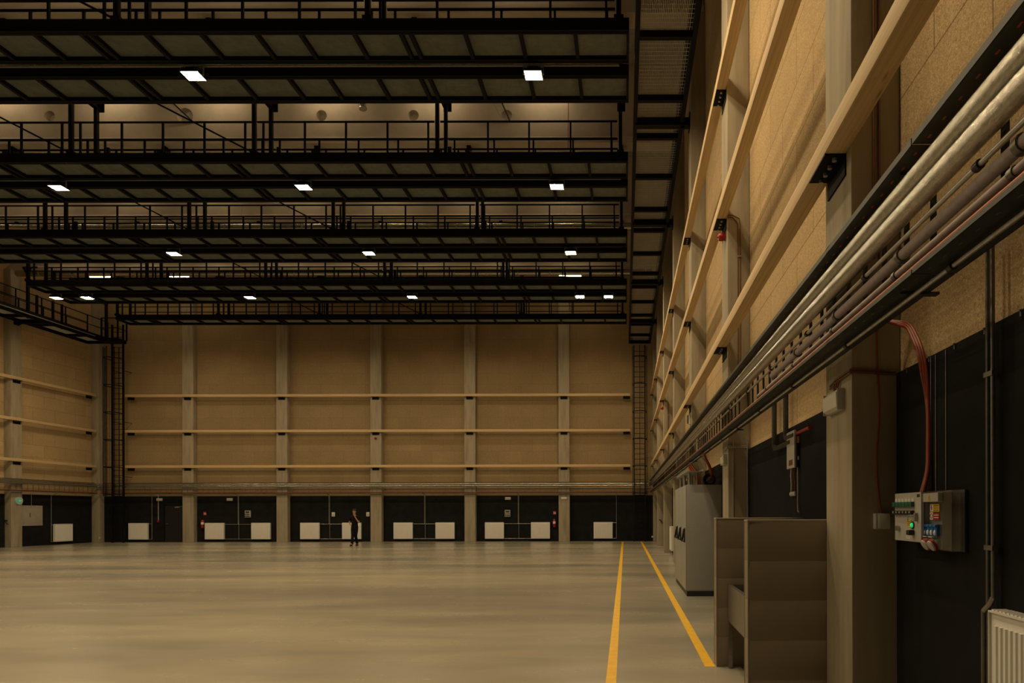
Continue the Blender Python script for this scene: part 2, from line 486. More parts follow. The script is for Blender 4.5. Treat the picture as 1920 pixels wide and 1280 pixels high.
post_me = MB().box(-.022, -.02, ZT, .022, .02, ZR + .005).mesh('rail_post', 'steel')
stub_me = MB().box(-.05, -.03, ZT, .05, .03, ZR + .06).mesh('stub_post', 'steel')
hang_me = MB().box(-.045, -.045, ZT - .2, .045, .045, 12.74, .006).box(-.09, -.06, ZT - .06, .09, .06, ZT + .05).mesh('hanger', 'steel')
def rail_me(z, r, a, b): return MB().tube([(a, 0, z), (b, 0, z)], r, 8).mesh('rail', 'steel')
top_me = rail_me(ZR, .026, -4.73, -.08); knee_me = rail_me(ZM, .021, -4.73, -.08)
brace_me = MB().tube([(0, 0, ZT), (-3.3, 0, 12.75)], .022, 6).mesh('brace', 'steel')

def catwalk(y0, label, hangers, girder_y=None):
    t = thing('catwalk', label, 'catwalk', (0, y0, 0), 0, 'black hanging catwalks across the hall')
    part('grating', grate_me, None, t)
    for yy in (0, CW): part('side_beam', beam_me, None, t, (0, yy, 0))
    part('end_beam', MB().box(CX1 - .05, .04, ZU, CX1, CW - .04, ZT), 'steel', t); part('end_beam', MB().box(CX0, .04, ZU, CX0 + .05, CW - .04, ZT), 'steel', t)
    for x in JX: part('joist', joist_me, None, t, (x, 0, 0))
    for i, h in enumerate(HX):
        for yy in (0, CW):
            if hangers:
                part('hanger', hang_me, None, t, (h, yy, 0))
            else:
                part('stub_post', stub_me, None, t, (h, yy, 0))
            if i < 5:
                part('hand_rail', top_me, None, t, (h, yy, 0)); part('knee_rail', knee_me, None, t, (h, yy, 0))
                for d in (-.24, -1.31, -2.40, -3.48, -4.57): part('rail_post', post_me, None, t, (h + d, yy, 0))
        if hangers and i in (2, 3): part('brace', brace_me, None, t, (h, 0, 0))
    if hangers:
        ga, gb = girder_y - .4 - y0, CW + .10
        if ga > -.2: ga = -.2
        am = MB().box(-.07, ga, 12.74, .07, gb, 12.76).box(-.07, ga, 12.90, .07, gb, 12.92).box(-.012, ga, 12.74, .012, gb, 12.92)
        am.box(-.09, gb, 12.70, .13, gb + .015, 12.97).box(-.06, girder_y - y0 - .12, 12.92, .06, girder_y - y0 + .12, GB)
        am = am.mesh('hanger_arm', 'steel')
        for h in HX: part('hanger_arm', am, None, t, (h, 0, 0))
    return t
ROW = [12.27 + 4.55 * i for i in range(5)]
RN = ['nearest', 'second nearest', 'third nearest', 'farthest']
GIR = [GY[1], GY[2], GY[3], GY[4], GY[5]]
for i, y in enumerate(ROW[:4]):
    catwalk(y, 'black hanging catwalk with braces, front one of the %s pair' % RN[i], True, GIR[i])
    catwalk(y + 1.19, 'black catwalk with short posts, rear one of the %s pair' % RN[i], False).location.z = -.05
catwalk(ROW[4], 'single black hanging catwalk in front of the back wall', True, GIR[4])

# ------------------------------------------------------------------ flood lamps in the gap of each pair
fb = MB().box(-.19, -.155, .006, .19, .155, .06, .012)
for i in range(9): fb.box(-.16 + i * .038, -.13, .06, -.148 + i * .038, .13, .10)
fb.box(-.10, -.09, .06, .10, .09, .13)
flood_body = fb.mesh('body', 'steel')
flood_lens = MB().add([(-.172, -.138, 0), (.172, -.138, 0), (.172, .138, 0), (-.172, .138, 0)], [(3, 2, 1, 0)]).mesh('lens', 'flood')
flood_rim = MB().box(-.19, -.155, -.004, .19, -.138, .006).box(-.19, .138, -.004, .19, .155, .006).box(-.19, -.138, -.004, -.172, .138, .006).box(.172, -.138, -.004, .19, .138, .006).mesh('rim', 'galv')
flood_yoke = MB().box(-.215, -.02, .02, -.195, .02, .17).box(.195, -.02, .02, .215, .02, .17).box(-.215, -.02, .17, .215, .02, .185).box(-.03, -.018, .185, .03, .018, .36).mesh('yoke', 'galv')
ZF = 10.66
flood_lens_dim = MB().add([(-.172, -.138, 0), (.172, -.138, 0), (.172, .138, 0), (-.172, .138, 0)], [(3, 2, 1, 0)]).mesh('lens', 'flood_dim')
def flood(x, y, label, dim=False):
    t = thing('floodlight', label, 'floodlight', (x, y, ZF), 0, 'floodlights between the catwalks')
    part('body', flood_body, None, t); part('lens', flood_lens_dim if dim else flood_lens, None, t, (0, 0, .001)); part('rim', flood_rim, None, t); part('yoke', flood_yoke, None, t)
    return t
FX = [-1.88, -8.93, -15.75, -22.6]
RF = [12.27 + 4.55 * i for i in (-2, -1, 0, 1, 2, 3)]
rp = ['far overhead row behind', 'overhead row above the camera', 'nearest catwalk pair', 'second nearest catwalk pair', 'third nearest catwalk pair', 'farthest catwalk pair']
xp = ['rightmost', 'second from the right', 'third from the right', 'fourth from the right']
for j, y in enumerate(RF):
    for i, x in enumerate(FX):
        if j < 2: lab = 'lit floodlight %s on the bar of the %s' % (xp[i], rp[j])
        elif j == 5: lab = 'lit floodlight of the farthest catwalk pair, %s' % (['second from its right end', 'third from its right end', 'third from its left end', 'second from its left end'][i])
        else: lab = 'lit floodlight under the %s, %s' % (rp[j], xp[i])
        flood(x, y + 1.0, lab)
    if j < 2:
        b = MB().box(-24, -.03, ZF + .36, .1, .03, ZF + .44)
        for h in HX: b.box(h - .02, -.02, ZF + .44, h + .02, .02, ZC - .004)
        solo('lighting_bar', b, 'steel', 'black lighting bar hung %s' % ('right over the camera' if j == 1 else 'over the space behind the viewer'), 'lighting bar', (0, y + 1.0, 0))
    else:
        c = MB().box(CX0 + .3, -.02, 0, CX1 - .2, .02, .035)
        solo('light_rail', c, 'galv', 'thin zinc light rail between the catwalks of the %s' % rp[j], 'light rail', (0, y + 1.05, ZF + .225))
for i, x in enumerate(FX):
    flood(x, ROW[4] + CW + .22, 'lit floodlight behind the single far catwalk, %s' % xp[i], True).location.z = 10.98
flood(-0.68, RF[5] + 1.0, 'lit floodlight at the right end of the farthest catwalk pair')
flood(-23.9, RF[5] + 1.0, 'lit floodlight at the left end of the farthest catwalk pair')

# ------------------------------------------------------------------ strip lamps up between the girders
tube_me = MB().tube([(-.56, 0, 0), (.56, 0, 0)], .032, 12).mesh('tube', 'strip')
cap_me = MB().box(-.62, -.04, -.035, -.56, .04, .045).box(.56, -.04, -.035, .62, .04, .045).box(-.6, -.035, .03, .6, .035, .06).mesh('housing', 'plastic')
def strip(x, y, z, label, rz=0.0):
    t = thing('strip_light', label, 'strip light', (x, y, z), rz, 'strip lights up between the girders')
    part('tube', tube_me, None, t); part('housing', cap_me, None, t)
    s = MB()
    for q in (-.4, .4): s.cyl((q, 0, .06), (q, 0, ZC - z - .006), .004, 6)
    part('suspension_wire', s, 'galv', t)
for b in range(4):
    y = GY[b + 2] - .85
    for i in range(8):
        strip(-2.5 - 3.4 * i, y, 15.05, 'strip light hung in front of the %s roof girder, number %s from the right' % (ORD[b], ORD[i]))
strip(-2.8, 33.0, 13.80, 'lit strip light showing near the right end above the farthest catwalks', 0.12)
strip(-23.0, 33.0, 13.80, 'lit strip light showing between the left posts, right one of two')
strip(-27.0, 33.0, 13.80, 'lit strip light nearest the left wall above the farthest catwalks')
flood(-1.0, RF[0] + 1.0, 'added fill floodlight at the right end of the bar behind the viewer')  # added lamp out of view, brightens the near right wall
flood(-0.68, RF[1] + 1.0, 'added fill floodlight at the right end of the bar over the camera')  # another unseen lamp added to lift the light on that wall

# ------------------------------------------------------------------ side catwalks along the walls
def side_catwalk(x0, x1, y0, y1, arms, wallx, sign, label):
    t = thing('side_catwalk', label, 'catwalk', ((x0 + x1) / 2, 0, 0))
    h = (x1 - x0) / 2
    za, zb, zt = Z(9.12), Z(9.30), Z(9.42)
    g = MB()
    n = int((2 * h - .12) / .0335)
    for i in range(n): g.box(-h + .06 + i * .0335, y0 + .02, zb - .03, -h + .0645 + i * .0335, y1 - .02, zb)
    k = int((y1 - y0) / .11)
    for i in range(k): g.box(-h + .05, y0 + .03 + i * .11, zb - .010, h - .05, y0 + .037 + i * .11, zb - .003)
    part('grating', g, 'grate_lightened', t)
    for s_ in (-1, 1): part('side_beam', MB().box(s_ * h - .045, y0, za, s_ * h + .045, y1, zt, .006), 'steel', t)
    jm = MB().box(-h + .04, -.05, za + .02, h - .04, .05, zb - .03).mesh('joist', 'steel')
    js = []
    for a in arms:
        js += [a + .62, a + 2.5, a + 4.4]
    for y in js:
        if y0 < y < y1: part('joist', jm, None, t, (0, y, 0))
    for y in (y0, y1): part('end_beam', MB().box(-h, -.04, za, h, .04, zt), 'steel', t, (0, y, 0))
    am = MB().box(0, -.08, za - .03, 1, .08, za + .15)
    w_in = wallx - (x0 + x1) / 2
    for a in arms:
        if y0 < a < y1:
            b = MB().box(-h * (1 if sign > 0 else -1), -.085, za - .05, w_in, .085, za + .13).box(w_in - sign * .02, -.14, za - .12, w_in, .14, za + .22)
            b.cyl((w_in - sign * .16, 0, za - .10), (w_in - sign * .16, 0, za - .04), .05, 10)
            part('wall_arm', b, 'steel', t, (0, a, 0))
    pm = MB().box(-.02, -.022, zt, .02, .022, ZR).mesh('rail_post', 'steel')
    for s_ in (-1, 1):
        part('hand_rail', MB().tube([(s_ * h, y0, ZR), (s_ * h, y1, ZR)], .025, 8), 'steel', t)
        part('knee_rail', MB().tube([(s_ * h, y0, ZM), (s_ * h, y1, ZM)], .021, 8), 'steel', t)
        y = y1
        while y > y0:
            part('rail_post', pm, None, t, (s_ * h, y, 0)); y -= 1.3
    return t, h
ARM_Y = [PY[i] + PW / 2 for i in range(1, 7)]
side_catwalk(0.26, 1.36, 2.0, 34.6, ARM_Y, XR - PD, 1, 'long black catwalk along the right wall, seen from below at upper centre')
ARM_L = [y + PW / 2 for y in LPY]
ct, chh = side_catwalk(-28.88, -27.78, 8.0, 34.4, ARM_L, XL + PD, -1, 'black catwalk along the left wall ending at the left ladder')
part('conduit', MB().tube([(chh + .07, 9.0, Z(9.28)), (chh + .07, 33.5, Z(9.28))], .022, 8), 'galv', ct, label='pale conduit on its edge')
pf = MB().box(-27.72 - (-28.33), 33.9, Z(9.12), -26.85 + 28.33, 34.5, Z(9.3))
part('ladder_landing', pf, 'steel', ct)
lr = MB()
for (x, y) in ((.62, 33.9), (1.48, 33.9), (1.48, 34.5)): lr.box(x - .03, y - .03, Z(9.3), x + .03, y + .03, ZR + .1)
lr.tube([(.62, 33.9, ZR + .08), (1.48, 33.9, ZR + .08), (1.48, 34.5, ZR + .08)], .025, 8).tube([(.62, 33.9, ZM), (1.48, 33.9, ZM), (1.48, 34.5, ZM)], .02, 8)
part('landing_rail', lr, 'steel', ct)

# forked hangers and gate posts on the hall edge of the left catwalk
for y in (29.8, 34.3):
    part('hanger', MB().box(chh - .05, y - .05, Z(9.1), chh + .05, y + .05, Z(11.2)).tube([(chh, y, Z(11.1)), (chh - .2, y, Z(11.45)), (chh - .22, y + .3, GB)], .05, 6).tube([(chh, y, Z(11.1)), (chh + .12, y, Z(11.45)), (chh + .14, y + .3, GB)], .05, 6), 'steel', ct)
for y in (30.25, 31.1, 31.6):
    part('gate_post', MB().box(chh - .04, y - .04, Z(9.1), chh + .04, y + .04, ZR + .05), 'steel', ct)

# ------------------------------------------------------------------ caged ladders on the back wall
def caged_ladder(x, y, top, bot, label, hh):
    t = thing('caged_ladder', label, 'ladder', (x, y, 0))
    for s_ in (-1, 1): part('stringer', MB().box(s_ * .30 - .03, -.045, 0, s_ * .30 + .03, .045, top), 'steel', t)
    rm = MB().cyl((-.28, 0, 0), (.28, 0, 0), .014, 8).mesh('rung', 'steel')
    z = .3
    while z < top - .1:
        part('rung', rm, None, t, (0, 0, z)); z += .28
    HP = [(-.31, .0), (-.37, -.12), (-.38, -.40), (-.30, -.62), (-.15, -.73), (0, -.76), (.15, -.73), (.30, -.62), (.38, -.40), (.37, -.12), (.31, .0)]
    hm = MB().tube([(x, y, 0) for x, y in HP], .022, 6).mesh('cage_hoop', 'steel')
    for q in range(6): part('cage_hoop', hm, None, t, (0, 0, hh + q * 1.47))
    for q in range(5):
        bx, by = HP[[2, 3, 5, 7, 8][q]]
        part('cage_bar', MB().box(bx - .016, by - .012, hh - .1, bx + .016, by + .012, Z(8.95)), 'steel', t)
    for z in (3.6, 6.6, 9.4):
        for q in (-.3, .3): part('wall_tie', MB().box(q - .012, .04, z - .012, q + .012, YB - y - .01, z + .012), 'steel', t)
    return t
caged_ladder(0.80, 34.95, Z(9.1), 0, 'black caged ladder on the back wall below the right catwalk', 2.62)
caged_ladder(-27.70, 34.97, Z(10.3), 0, 'black caged ladder in the far left corner', 2.62)

# ------------------------------------------------------------------ timber rails and their brackets
TZ = [4.09, 6.03, 7.98]
TNAME = ['lowest', 'middle', 'top']
TH = 0.14
for i, z in enumerate(TZ):
    for wall, a, b in (('right', YF + .3, 35.0), ('back', -27.6, 0.29), ('left', 8.0, 35.0)):
        m = MB().box(-(b - a) / 2, PD + .002, 0, (b - a) / 2, PD + .152, TH, .006)
        loc, rz = on_wall(wall, (a + b) / 2, z)
        solo('timber_rail', m, 'timber', '%s pale timber rail along the %s wall' % (TNAME[i], wall), 'timber rail', loc, rz)
bb = MB().box(-.19, PD, -.012, .19, PD + .15, 0).box(-.19, PD, -.15, .19, PD + .012, -.012)
brk_plate = bb.mesh('plate', 'steel')
def bracket(wall, along, z, label):
    loc, rz = on_wall(wall, along, z)
    t = thing('rail_bracket', label, 'bracket', loc, rz, 'black brackets under the timber rails')
    part('plate', brk_plate, None, t)
    for x in (-.15, -.05, .05, .15): part('bolt', bolt_me, None, t, (x, PD + .07, 0))
bolt_me = MB().cyl((0, 0, -.034), (0, 0, -.012), .017, 8).mesh('bolt', 'galv')
for i, z in enumerate(TZ):
    for k in range(1, 7):
        bracket('right', PY[k] + PW / 2, z, 'black bracket under the %s right timber rail on the %s pillar from the camera' % (TNAME[i], ORD[k - 1]))
    bracket('right', 34.85, z, 'black end bracket of the %s right timber rail in the corner' % TNAME[i])
    for k, x in enumerate(BPX):
        bracket('back', x + BPW / 2, z, 'black bracket under the %s back timber rail on the %s pillar from the left' % (TNAME[i], ORD[k]))
    bracket('back', -27.2, z, 'black end bracket of the %s back timber rail beside the left ladder' % TNAME[i])
    bracket('back', 0.10, z, 'black end bracket of the %s back timber rail beside the right ladder' % TNAME[i])
    for k, y in enumerate(LPY[:2]):
        bracket('left', y + PW / 2, z, 'black bracket under the %s left timber rail on the %s pillar from the corner' % (TNAME[i], ORD[k]))
    bracket('left', 34.7, z, 'black end bracket of the %s left timber rail in the corner' % TNAME[i])

# ------------------------------------------------------------------ cable ladder and the pipes it carries, round three walls
RY0, RY1 = 0.37, 0.57
def tray_mesh(name, z, lip, L, slot):
    m = MB().mat('tray')
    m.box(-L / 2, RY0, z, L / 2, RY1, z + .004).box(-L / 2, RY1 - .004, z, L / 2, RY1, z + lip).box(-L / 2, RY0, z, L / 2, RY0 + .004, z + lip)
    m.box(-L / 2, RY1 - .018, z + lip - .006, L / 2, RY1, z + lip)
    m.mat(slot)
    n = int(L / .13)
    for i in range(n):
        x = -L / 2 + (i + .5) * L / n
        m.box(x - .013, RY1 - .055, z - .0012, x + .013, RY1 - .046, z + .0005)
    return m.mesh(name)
SEG = 5.22
ZTT, ZBT = 3.272, 2.684
rung_me = MB().box(-.018, RY0 + .02, ZBT + .004, .018, RY0 + .035, ZTT).mesh('rung', 'tray')
thin_rung = MB().box(-.010, RY0 + .02, ZBT + .004, .010, RY0 + .03, ZTT - .02).mesh('rung', 'dull_pipe')
tray_cache = {}
def cable_ladder(wall, along, label, L=SEG - .01):
    loc, rz = on_wall(wall, along)
    t = thing('cable_ladder', label, 'cable ladder', loc, rz, 'zinc cable ladder sections along the walls')
    key = (L, wall == 'right')
    if key not in tray_cache:
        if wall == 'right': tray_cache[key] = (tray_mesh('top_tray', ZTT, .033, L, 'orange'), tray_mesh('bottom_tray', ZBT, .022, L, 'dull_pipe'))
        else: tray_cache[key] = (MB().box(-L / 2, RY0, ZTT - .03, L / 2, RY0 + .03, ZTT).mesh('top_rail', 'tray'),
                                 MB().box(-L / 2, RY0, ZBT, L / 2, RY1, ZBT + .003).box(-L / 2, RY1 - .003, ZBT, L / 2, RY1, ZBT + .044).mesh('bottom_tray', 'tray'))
    part('top_tray' if wall == 'right' else 'top_rail', tray_cache[key][0], None, t); part('bottom_tray', tray_cache[key][1], None, t)
    for i in range(int(L / .29)): part('rung', rung_me if wall == 'right' else thin_rung, None, t, (-L / 2 + .145 + i * .29, 0, 0))
    s_ = -L / 2 + .25
    part('upper_arm', MB().box(s_ - .02, PD - .01, ZTT - .014, s_ + .02, RY1 - .05, ZTT), 'tray', t)
    part('lower_arm', MB().box(s_ - .02, PD - .01, ZBT - .012, s_ + .02, RY1 - .05, ZBT), 'tray', t)
for k in range(7):
    cable_ladder('right', -2.3 + SEG * (k + .5), '%s zinc cable ladder section along the right wall, from the camera' % ORD[k])
for k in range(5):
    cable_ladder('back', 1.30 - SEG * (k + .5), '%s cable ladder section on the back wall, from the right corner' % ORD[k])
cable_ladder('back', 1.30 - SEG * 5 - 1.95, 'short cable ladder section on the back wall beside the left ladder', 3.9)
for k in range(3):
    cable_ladder('left', 35.0 - SEG * (k + .5), '%s cable ladder section on the left wall, from the far corner' % ORD[k])

def u_path(out, z, y_l=19.0, y_r=YF + .3, jog=0.0, cut=0.06):
    xl, yb, xr = XL + out, YB - out, XR - out
    return [(xl, y_l, z), (xl, yb - cut, z), (xl + cut, yb, z), (xr - cut, yb, z), (xr, yb - cut, z), (xr, y_r, z)]
def u_run(name, out, z, r, mat, label, cat, clamp=None, clamp_step=1.2, n=14, joint=None, extra=None):
    p = u_path(out, z)
    t = thing(name, label, cat, (0, 0, 0))
    part('pipe_run' if 'cable' not in name else 'cable_run', MB().tube(p, r, n), mat, t)
    if clamp:
        cm = MB().tube([(-.018, 0, 0), (.018, 0, 0)], r * 1.35 + .004, 12).box(-.010, -.035, r, .010, 0, r + .012).mesh('clamp', clamp)
        y = 0.12; i = 0
        while y < 34 and i < 60:
            part('clamp', cm, None, t, (XR - out, y + .03, z), (0, 0, PI / 2)); y += clamp_step; i += 1
    if joint:
        jm = MB().tube([(-.012, 0, 0), (.012, 0, 0)], r * 1.1, 14).mesh('joint', joint)
        y = .3
        while y < 34:
            part('joint', jm, None, t, (XR - out, y, z), (0, 0, PI / 2)); y += 1.35
    return t
u_run('foil_pipe', .50, 3.178, .047, 'foil', 'upper of two thick foil-wrapped pipes running round the hall under the top tray', 'pipe')
u_run('foil_pipe', .50, 3.070, .047, 'foil', 'lower of two thick foil-wrapped pipes running round the hall', 'pipe')
u_run('water_pipe', .47, 2.976, .012, 'galv', 'thin bare steel pipe with black clamps below the foil pipes', 'pipe', clamp='black')
def lagged_run(out, z, r, y_end, label):
    t = thing('lagged_pipe', label, 'pipe', (0, 0, 0))
    x = XR - out
    part('pipe_run', MB().tube([(x, YF + .3, z), (x, y_end - .05, z), (x + .015, y_end - .012, z), (x + .05, y_end, z)], r, 14), 'lagging', t)
    cm = MB().tube([(-.016, 0, 0), (.016, 0, 0)], r * 1.22 + .003, 12).mesh('clamp', 'dull_pipe')
    y = .3
    while y < y_end - .2:
        part('clamp', cm, None, t, (x, y, z), (0, 0, PI / 2)); y += 1.0
lagged_run(.45, 2.918, .028, 6.25, 'grey lagged pipe along the cable ladder, the thicker one')
lagged_run(.48, 2.815, .0165, 6.75, 'thin grey pipe just above the orange cables')
oc = MB()
for q, (o, z) in enumerate(((.543, 2.7155), (.519, 2.713), (.531, 2.734))): oc.tube(u_path(o, z), .011, 8)
solo('cable_bundle', oc, 'orange', 'orange cables lying in the lower tray round the hall', 'cable')
u_run('conduit', .475, 2.650, .011, 'galv', 'thin zinc conduit clipped under the lower tray', 'conduit', clamp='black', clamp_step=1.3)

# ------------------------------------------------------------------ radiators and heating pipes
def radiator_meshes(w_):
    n = int(w_ / .04)
    pr = []
    z0, z1 = .15, 1.05
    fp = MB()
    fp.box(-w_ / 2, .115, z0, w_ / 2, .128, z1, .004)
    for i in range(n):
        x = -w_ / 2 + .03 + (i + .5) * (w_ - .06) / n
        fp.prism([(x - .0135, .127), (x + .0135, .127), (x + .009, .139), (x - .009, .139)], 'z', z0 + .05, z1 - .06)
    bp = MB().box(-w_ / 2, .035, z0, w_ / 2, .048, z1, .004)
    top = MB().box(-w_ / 2, .03, z1, w_ / 2, .14, z1 + .008)
    for i in range(int(w_ / .03)):
        x = -w_ / 2 + .02 + i * .03
        top.box(x, .05, z1 + .008, x + .018, .12, z1 + .012)
    sd = MB().box(-w_ / 2 - .004, .03, z0 + .01, -w_ / 2, .14, z1 + .008).mesh('side_panel', 'enamel')
    sd2 = MB().box(w_ / 2, .03, z0 + .01, w_ / 2 + .004, .14, z1 + .008).mesh('side_panel', 'enamel')
    hk = MB().box(-w_ / 2 + .12, 0.0, .5, -w_ / 2 + .16, .036, .8).box(w_ / 2 - .16, 0.0, .5, w_ / 2 - .12, .036, .8).mesh('wall_hook', 'galv')
    return [('front_panel', fp.mesh('front_panel', 'enamel')), ('back_panel', bp.mesh('back_panel', 'enamel')), ('top_grille', top.mesh('top_grille', 'enamel')), ('side_panel', sd), ('side_panel', sd2), ('wall_hook', hk)]
RM = radiator_meshes(1.04)
def radiator(wall, along, label, meshes=RM, dz=0.0):
    loc, rz = on_wall(wall, along, dz, .028)
    t = thing('radiator', label, 'radiator', loc, rz, 'white panel radiators on the black panels')
    for nm, me in meshes: part(nm, me, None, t)
    return t
RB = [(-26.98, 'white radiator left of the dark door in the back wall'), (-22.75, 'white radiator beside the left extinguisher'), (-20.18, 'white radiator right of the left extinguisher panel, under the socket box'),
      (-17.47, 'white radiator to the left of the walking person'), (-15.15, 'white radiator behind the walking person'),
      (-12.30, 'left white radiator in the panel right of the person'), (-9.98, 'right white radiator in the panel right of the person'),
      (-7.24, 'white radiator under the right socket box'), (-4.69, 'white radiator left of the right extinguisher'), (-1.22, 'white radiator in the panel with the right ladder')]
for x, l in RB: radiator('back', x, l)
radiator('left', 33.35, 'white radiator on the left wall')
radiator('right', 25.4 - 1.2, 'white radiator on the right wall half hidden by the grey cabinets')
near = radiator('right', 2.46, 'ribbed white radiator in the bottom right corner', radiator_meshes(1.2), .07)
near.location.x = XR - .004

def hpipe(label, pts_list, wall='back', r=.012, valve=None):
    t = thing('heating_pipe', label, 'heating pipe', (0, 0, 0))
    for p in pts_list:
        part('pipe_run', MB().tube(p, r, 8), 'galv', t)
    return t
YP = YB - .06
def hp_pair(xc, xa, xb, label):
    pl = [[(xc - .02, YB - .43, 2.68), (xc - .02, YP - .03, 2.60), (xc - .02, YP, 2.5), (xc - .02, YP, .99)], [(xc + .02, YB - .43, 2.68), (xc + .02, YP - .03, 2.60), (xc + .02, YP, 2.5), (xc + .02, YP, .17)],
          [(xa, YP, .98), (xb, YP, .98)], [(xa, YP, .16), (xb, YP, .16)]]
    hpipe(label, pl)
hp_pair(-21.47, -22.22, -20.72, 'zinc heating pipes between the two radiators by the left extinguisher')
hp_pair(-16.42, -16.95, -15.67, 'zinc heating pipes between the two radiators by the person')
hp_pair(-11.12, -11.78, -10.5, 'zinc heating pipes between the two radiators right of the person')
hp_pair(-5.92, -6.72, -5.22, 'zinc heating pipes between the two radiators by the right extinguisher')
for xc, xa, lab in ((-26.27, -26.46, 'zinc heating pipe of the radiator left of the door'), (-.48, -.70, 'zinc heating pipe of the radiator by the right ladder')):
    hpipe(lab, [[(xc, YB - .43, 2.66), (xc, YP - .03, 2.60), (xc, YP, 2.5), (xc, YP, .16), (xa, YP, .16)], [(xa, YP, 1.02), (xc, YP, 1.02)]])
hpipe('zinc heating pipe of the radiator on the left wall', [[(XL + .43, 32.72, 2.66), (XL + .06, 32.72, 2.5), (XL + .06, 32.72, .16), (XL + .06, 32.83, .16)], [(XL + .06, 32.72, 1.02), (XL + .06, 32.83, 1.02)]])
# the pair at bottom right, with clips and the bent union
t = thing('heating_pipe', 'pair of zinc heating pipes down to the bottom right radiator', 'heating pipe', (0, 0, 0))
xw = XR - .07
part('pipe_run', MB().tube([(xw, 3.148, 3.0), (xw, 3.148, 1.17), (xw - .01, 3.155, 1.145), (xw - .02, 3.20, 1.10), (xw - .02, 3.20, .30)], .0105, 10), 'dull_pipe', t)
part('pipe_run', MB().tube([(xw, 3.19, 3.0), (xw, 3.19, .25), (xw, 3.10, .25)], .0105, 10), 'dull_pipe', t)
part('union', MB().tube([(xw, 3.148, 1.175), (xw - .010, 3.158, 1.142), (xw - .02, 3.196, 1.104)], .0135, 10), 'stainless', t, label='bright bent union')
for z in (2.28, 1.42): part('clip', MB().box(xw - .014, 3.132, z - .012, xw + .014, 3.206, z + .012).box(xw, 3.165, z - .004, XR - .03, 3.173, z + .004), 'dull_pipe', t)

# ------------------------------------------------------------------ floor lines
FL = lambda x0, x1, y0, y1: MB().box(x0, y0, 0.0, x1, y1, .0025)
solo('floor_line', FL(-.186, -.087, .6, 34.6), 'yellow', 'long yellow floor line on the left of the walkway', 'floor line')
solo('floor_line', FL(.824, .929, 6.62, 34.6), 'yellow', 'yellow floor line ending at the tiled screen', 'floor line')

# ------------------------------------------------------------------ tiled screens and the basin between them
def tiled_screen(x0, x1, y0, y1, label, corner=None):
    t = thing('tiled_screen', label, 'tiled screen', (x0, y0, 0))
    L, T = x1 - x0, y1 - y0
    part('core', MB().box(.0012, .0012, 0, L, T - .0012, 1.525), 'tile_trim', t)
    g = .003
    for r in range(5):
        z0, z1 = r * .305 + g, (r + 1) * .305
        part('tile_course', MB().box(.006, 0, z0, L, .006, z1, .0015).box(0, .006, z0, .006, T - .006, z1, .0015).box(.006, T - .006, z0, L, T, z1, .0015), 'tile', t)
    part('corner_trim', MB().box(-.003, -.003, 0, .006, .003, 1.53).box(-.003, T - .003, 0, .006, T + .003, 1.53), 'tile_trim', t)
    part('cap', MB().box(-.003, -.003, 1.525, L, T + .003, 1.54, .002), 'tile_trim', t)
    return t
tiled_screen(.943, XR - .03, 6.62, 6.78, 'taupe tiled low screen behind the steel basin, at the end of the yellow line')
tiled_screen(.943, XR - .03, 4.92, 5.06, 'taupe tiled low screen in front, nearest the camera')
t = thing('utility_basin', 'stainless steel utility basin on legs between the tiled screens', 'basin', (1.05, 5.08, 0))
bl_, bw = 1.50, .72
part('rim', MB().box(0, 0, .83, bw, .04, .86).box(0, bl_ - .04, .83, bw, bl_, .86).box(0, .04, .83, .04, bl_ - .04, .86).box(bw - .04, .04, .83, bw, bl_ - .04, .86), 'stainless', t)
part('bowl', MB().box(.0, .0, .49, .012, bl_, .83).box(bw - .012, 0, .49, bw, bl_, .83).box(.012, 0, .49, bw - .012, .012, .83).box(.012, bl_ - .012, .49, bw - .012, bl_, .83).box(.012, .012, .49, bw - .012, bl_ - .012, .50), 'stainless', t)
for x in (.005, bw - .045):
    for y in (.005, bl_ - .045): part('leg', MB().box(x, y, 0.02, x + .04, y + .04, .49).cyl((x + .02, y + .02, 0), (x + .02, y + .02, .02), .022, 10), 'stainless', t)
part('splash_back', MB().box(bw, 0, .80, bw + .02, bl_, 1.0), 'stainless', t)

# ------------------------------------------------------------------ switch cabinets
CXF, CY0, CD = 1.152, 12.16, .862
for i in range(3):
    y = CY0 + i * CD
    t = thing('switch_cabinet', 'tall light grey switch cabinet, %s' % ['nearest of the three, its side panel showing', 'middle of the three', 'farthest of the three'][i], 'cabinet', (CXF, y, 0), 0, 'grey switch cabinets by the right wall')
    part('plinth', MB().box(.02, .004, 0, .68, CD - .004, .10), 'black', t, label='black plinth')
    part('body', MB().box(.02, .003, .10, .69, CD - .003, 2.12, .006), 'cabinet', t)
    d = part('door', MB().box(0, .008, .11, .02, CD - .008, 2.11, .004), 'cabinet', t)
    hy = .13
    h = MB().tube([(-.02, hy, 1.28), (-.055, hy + .07, 1.05), (-.015, hy, 1.04)], .018, 8).tube([(-.015, hy + .005, 1.28), (-.012, hy, 1.04)], .016, 8).box(-.014, hy - .03, 1.02, 0, hy + .03, 1.30)
    part('swing_handle', h, 'black', d, label='black triangular swing handle')
    if i == 0: part('side_panel', MB().box(.04, -.004, .12, .68, .003, 2.10, .003), 'cabinet', t)
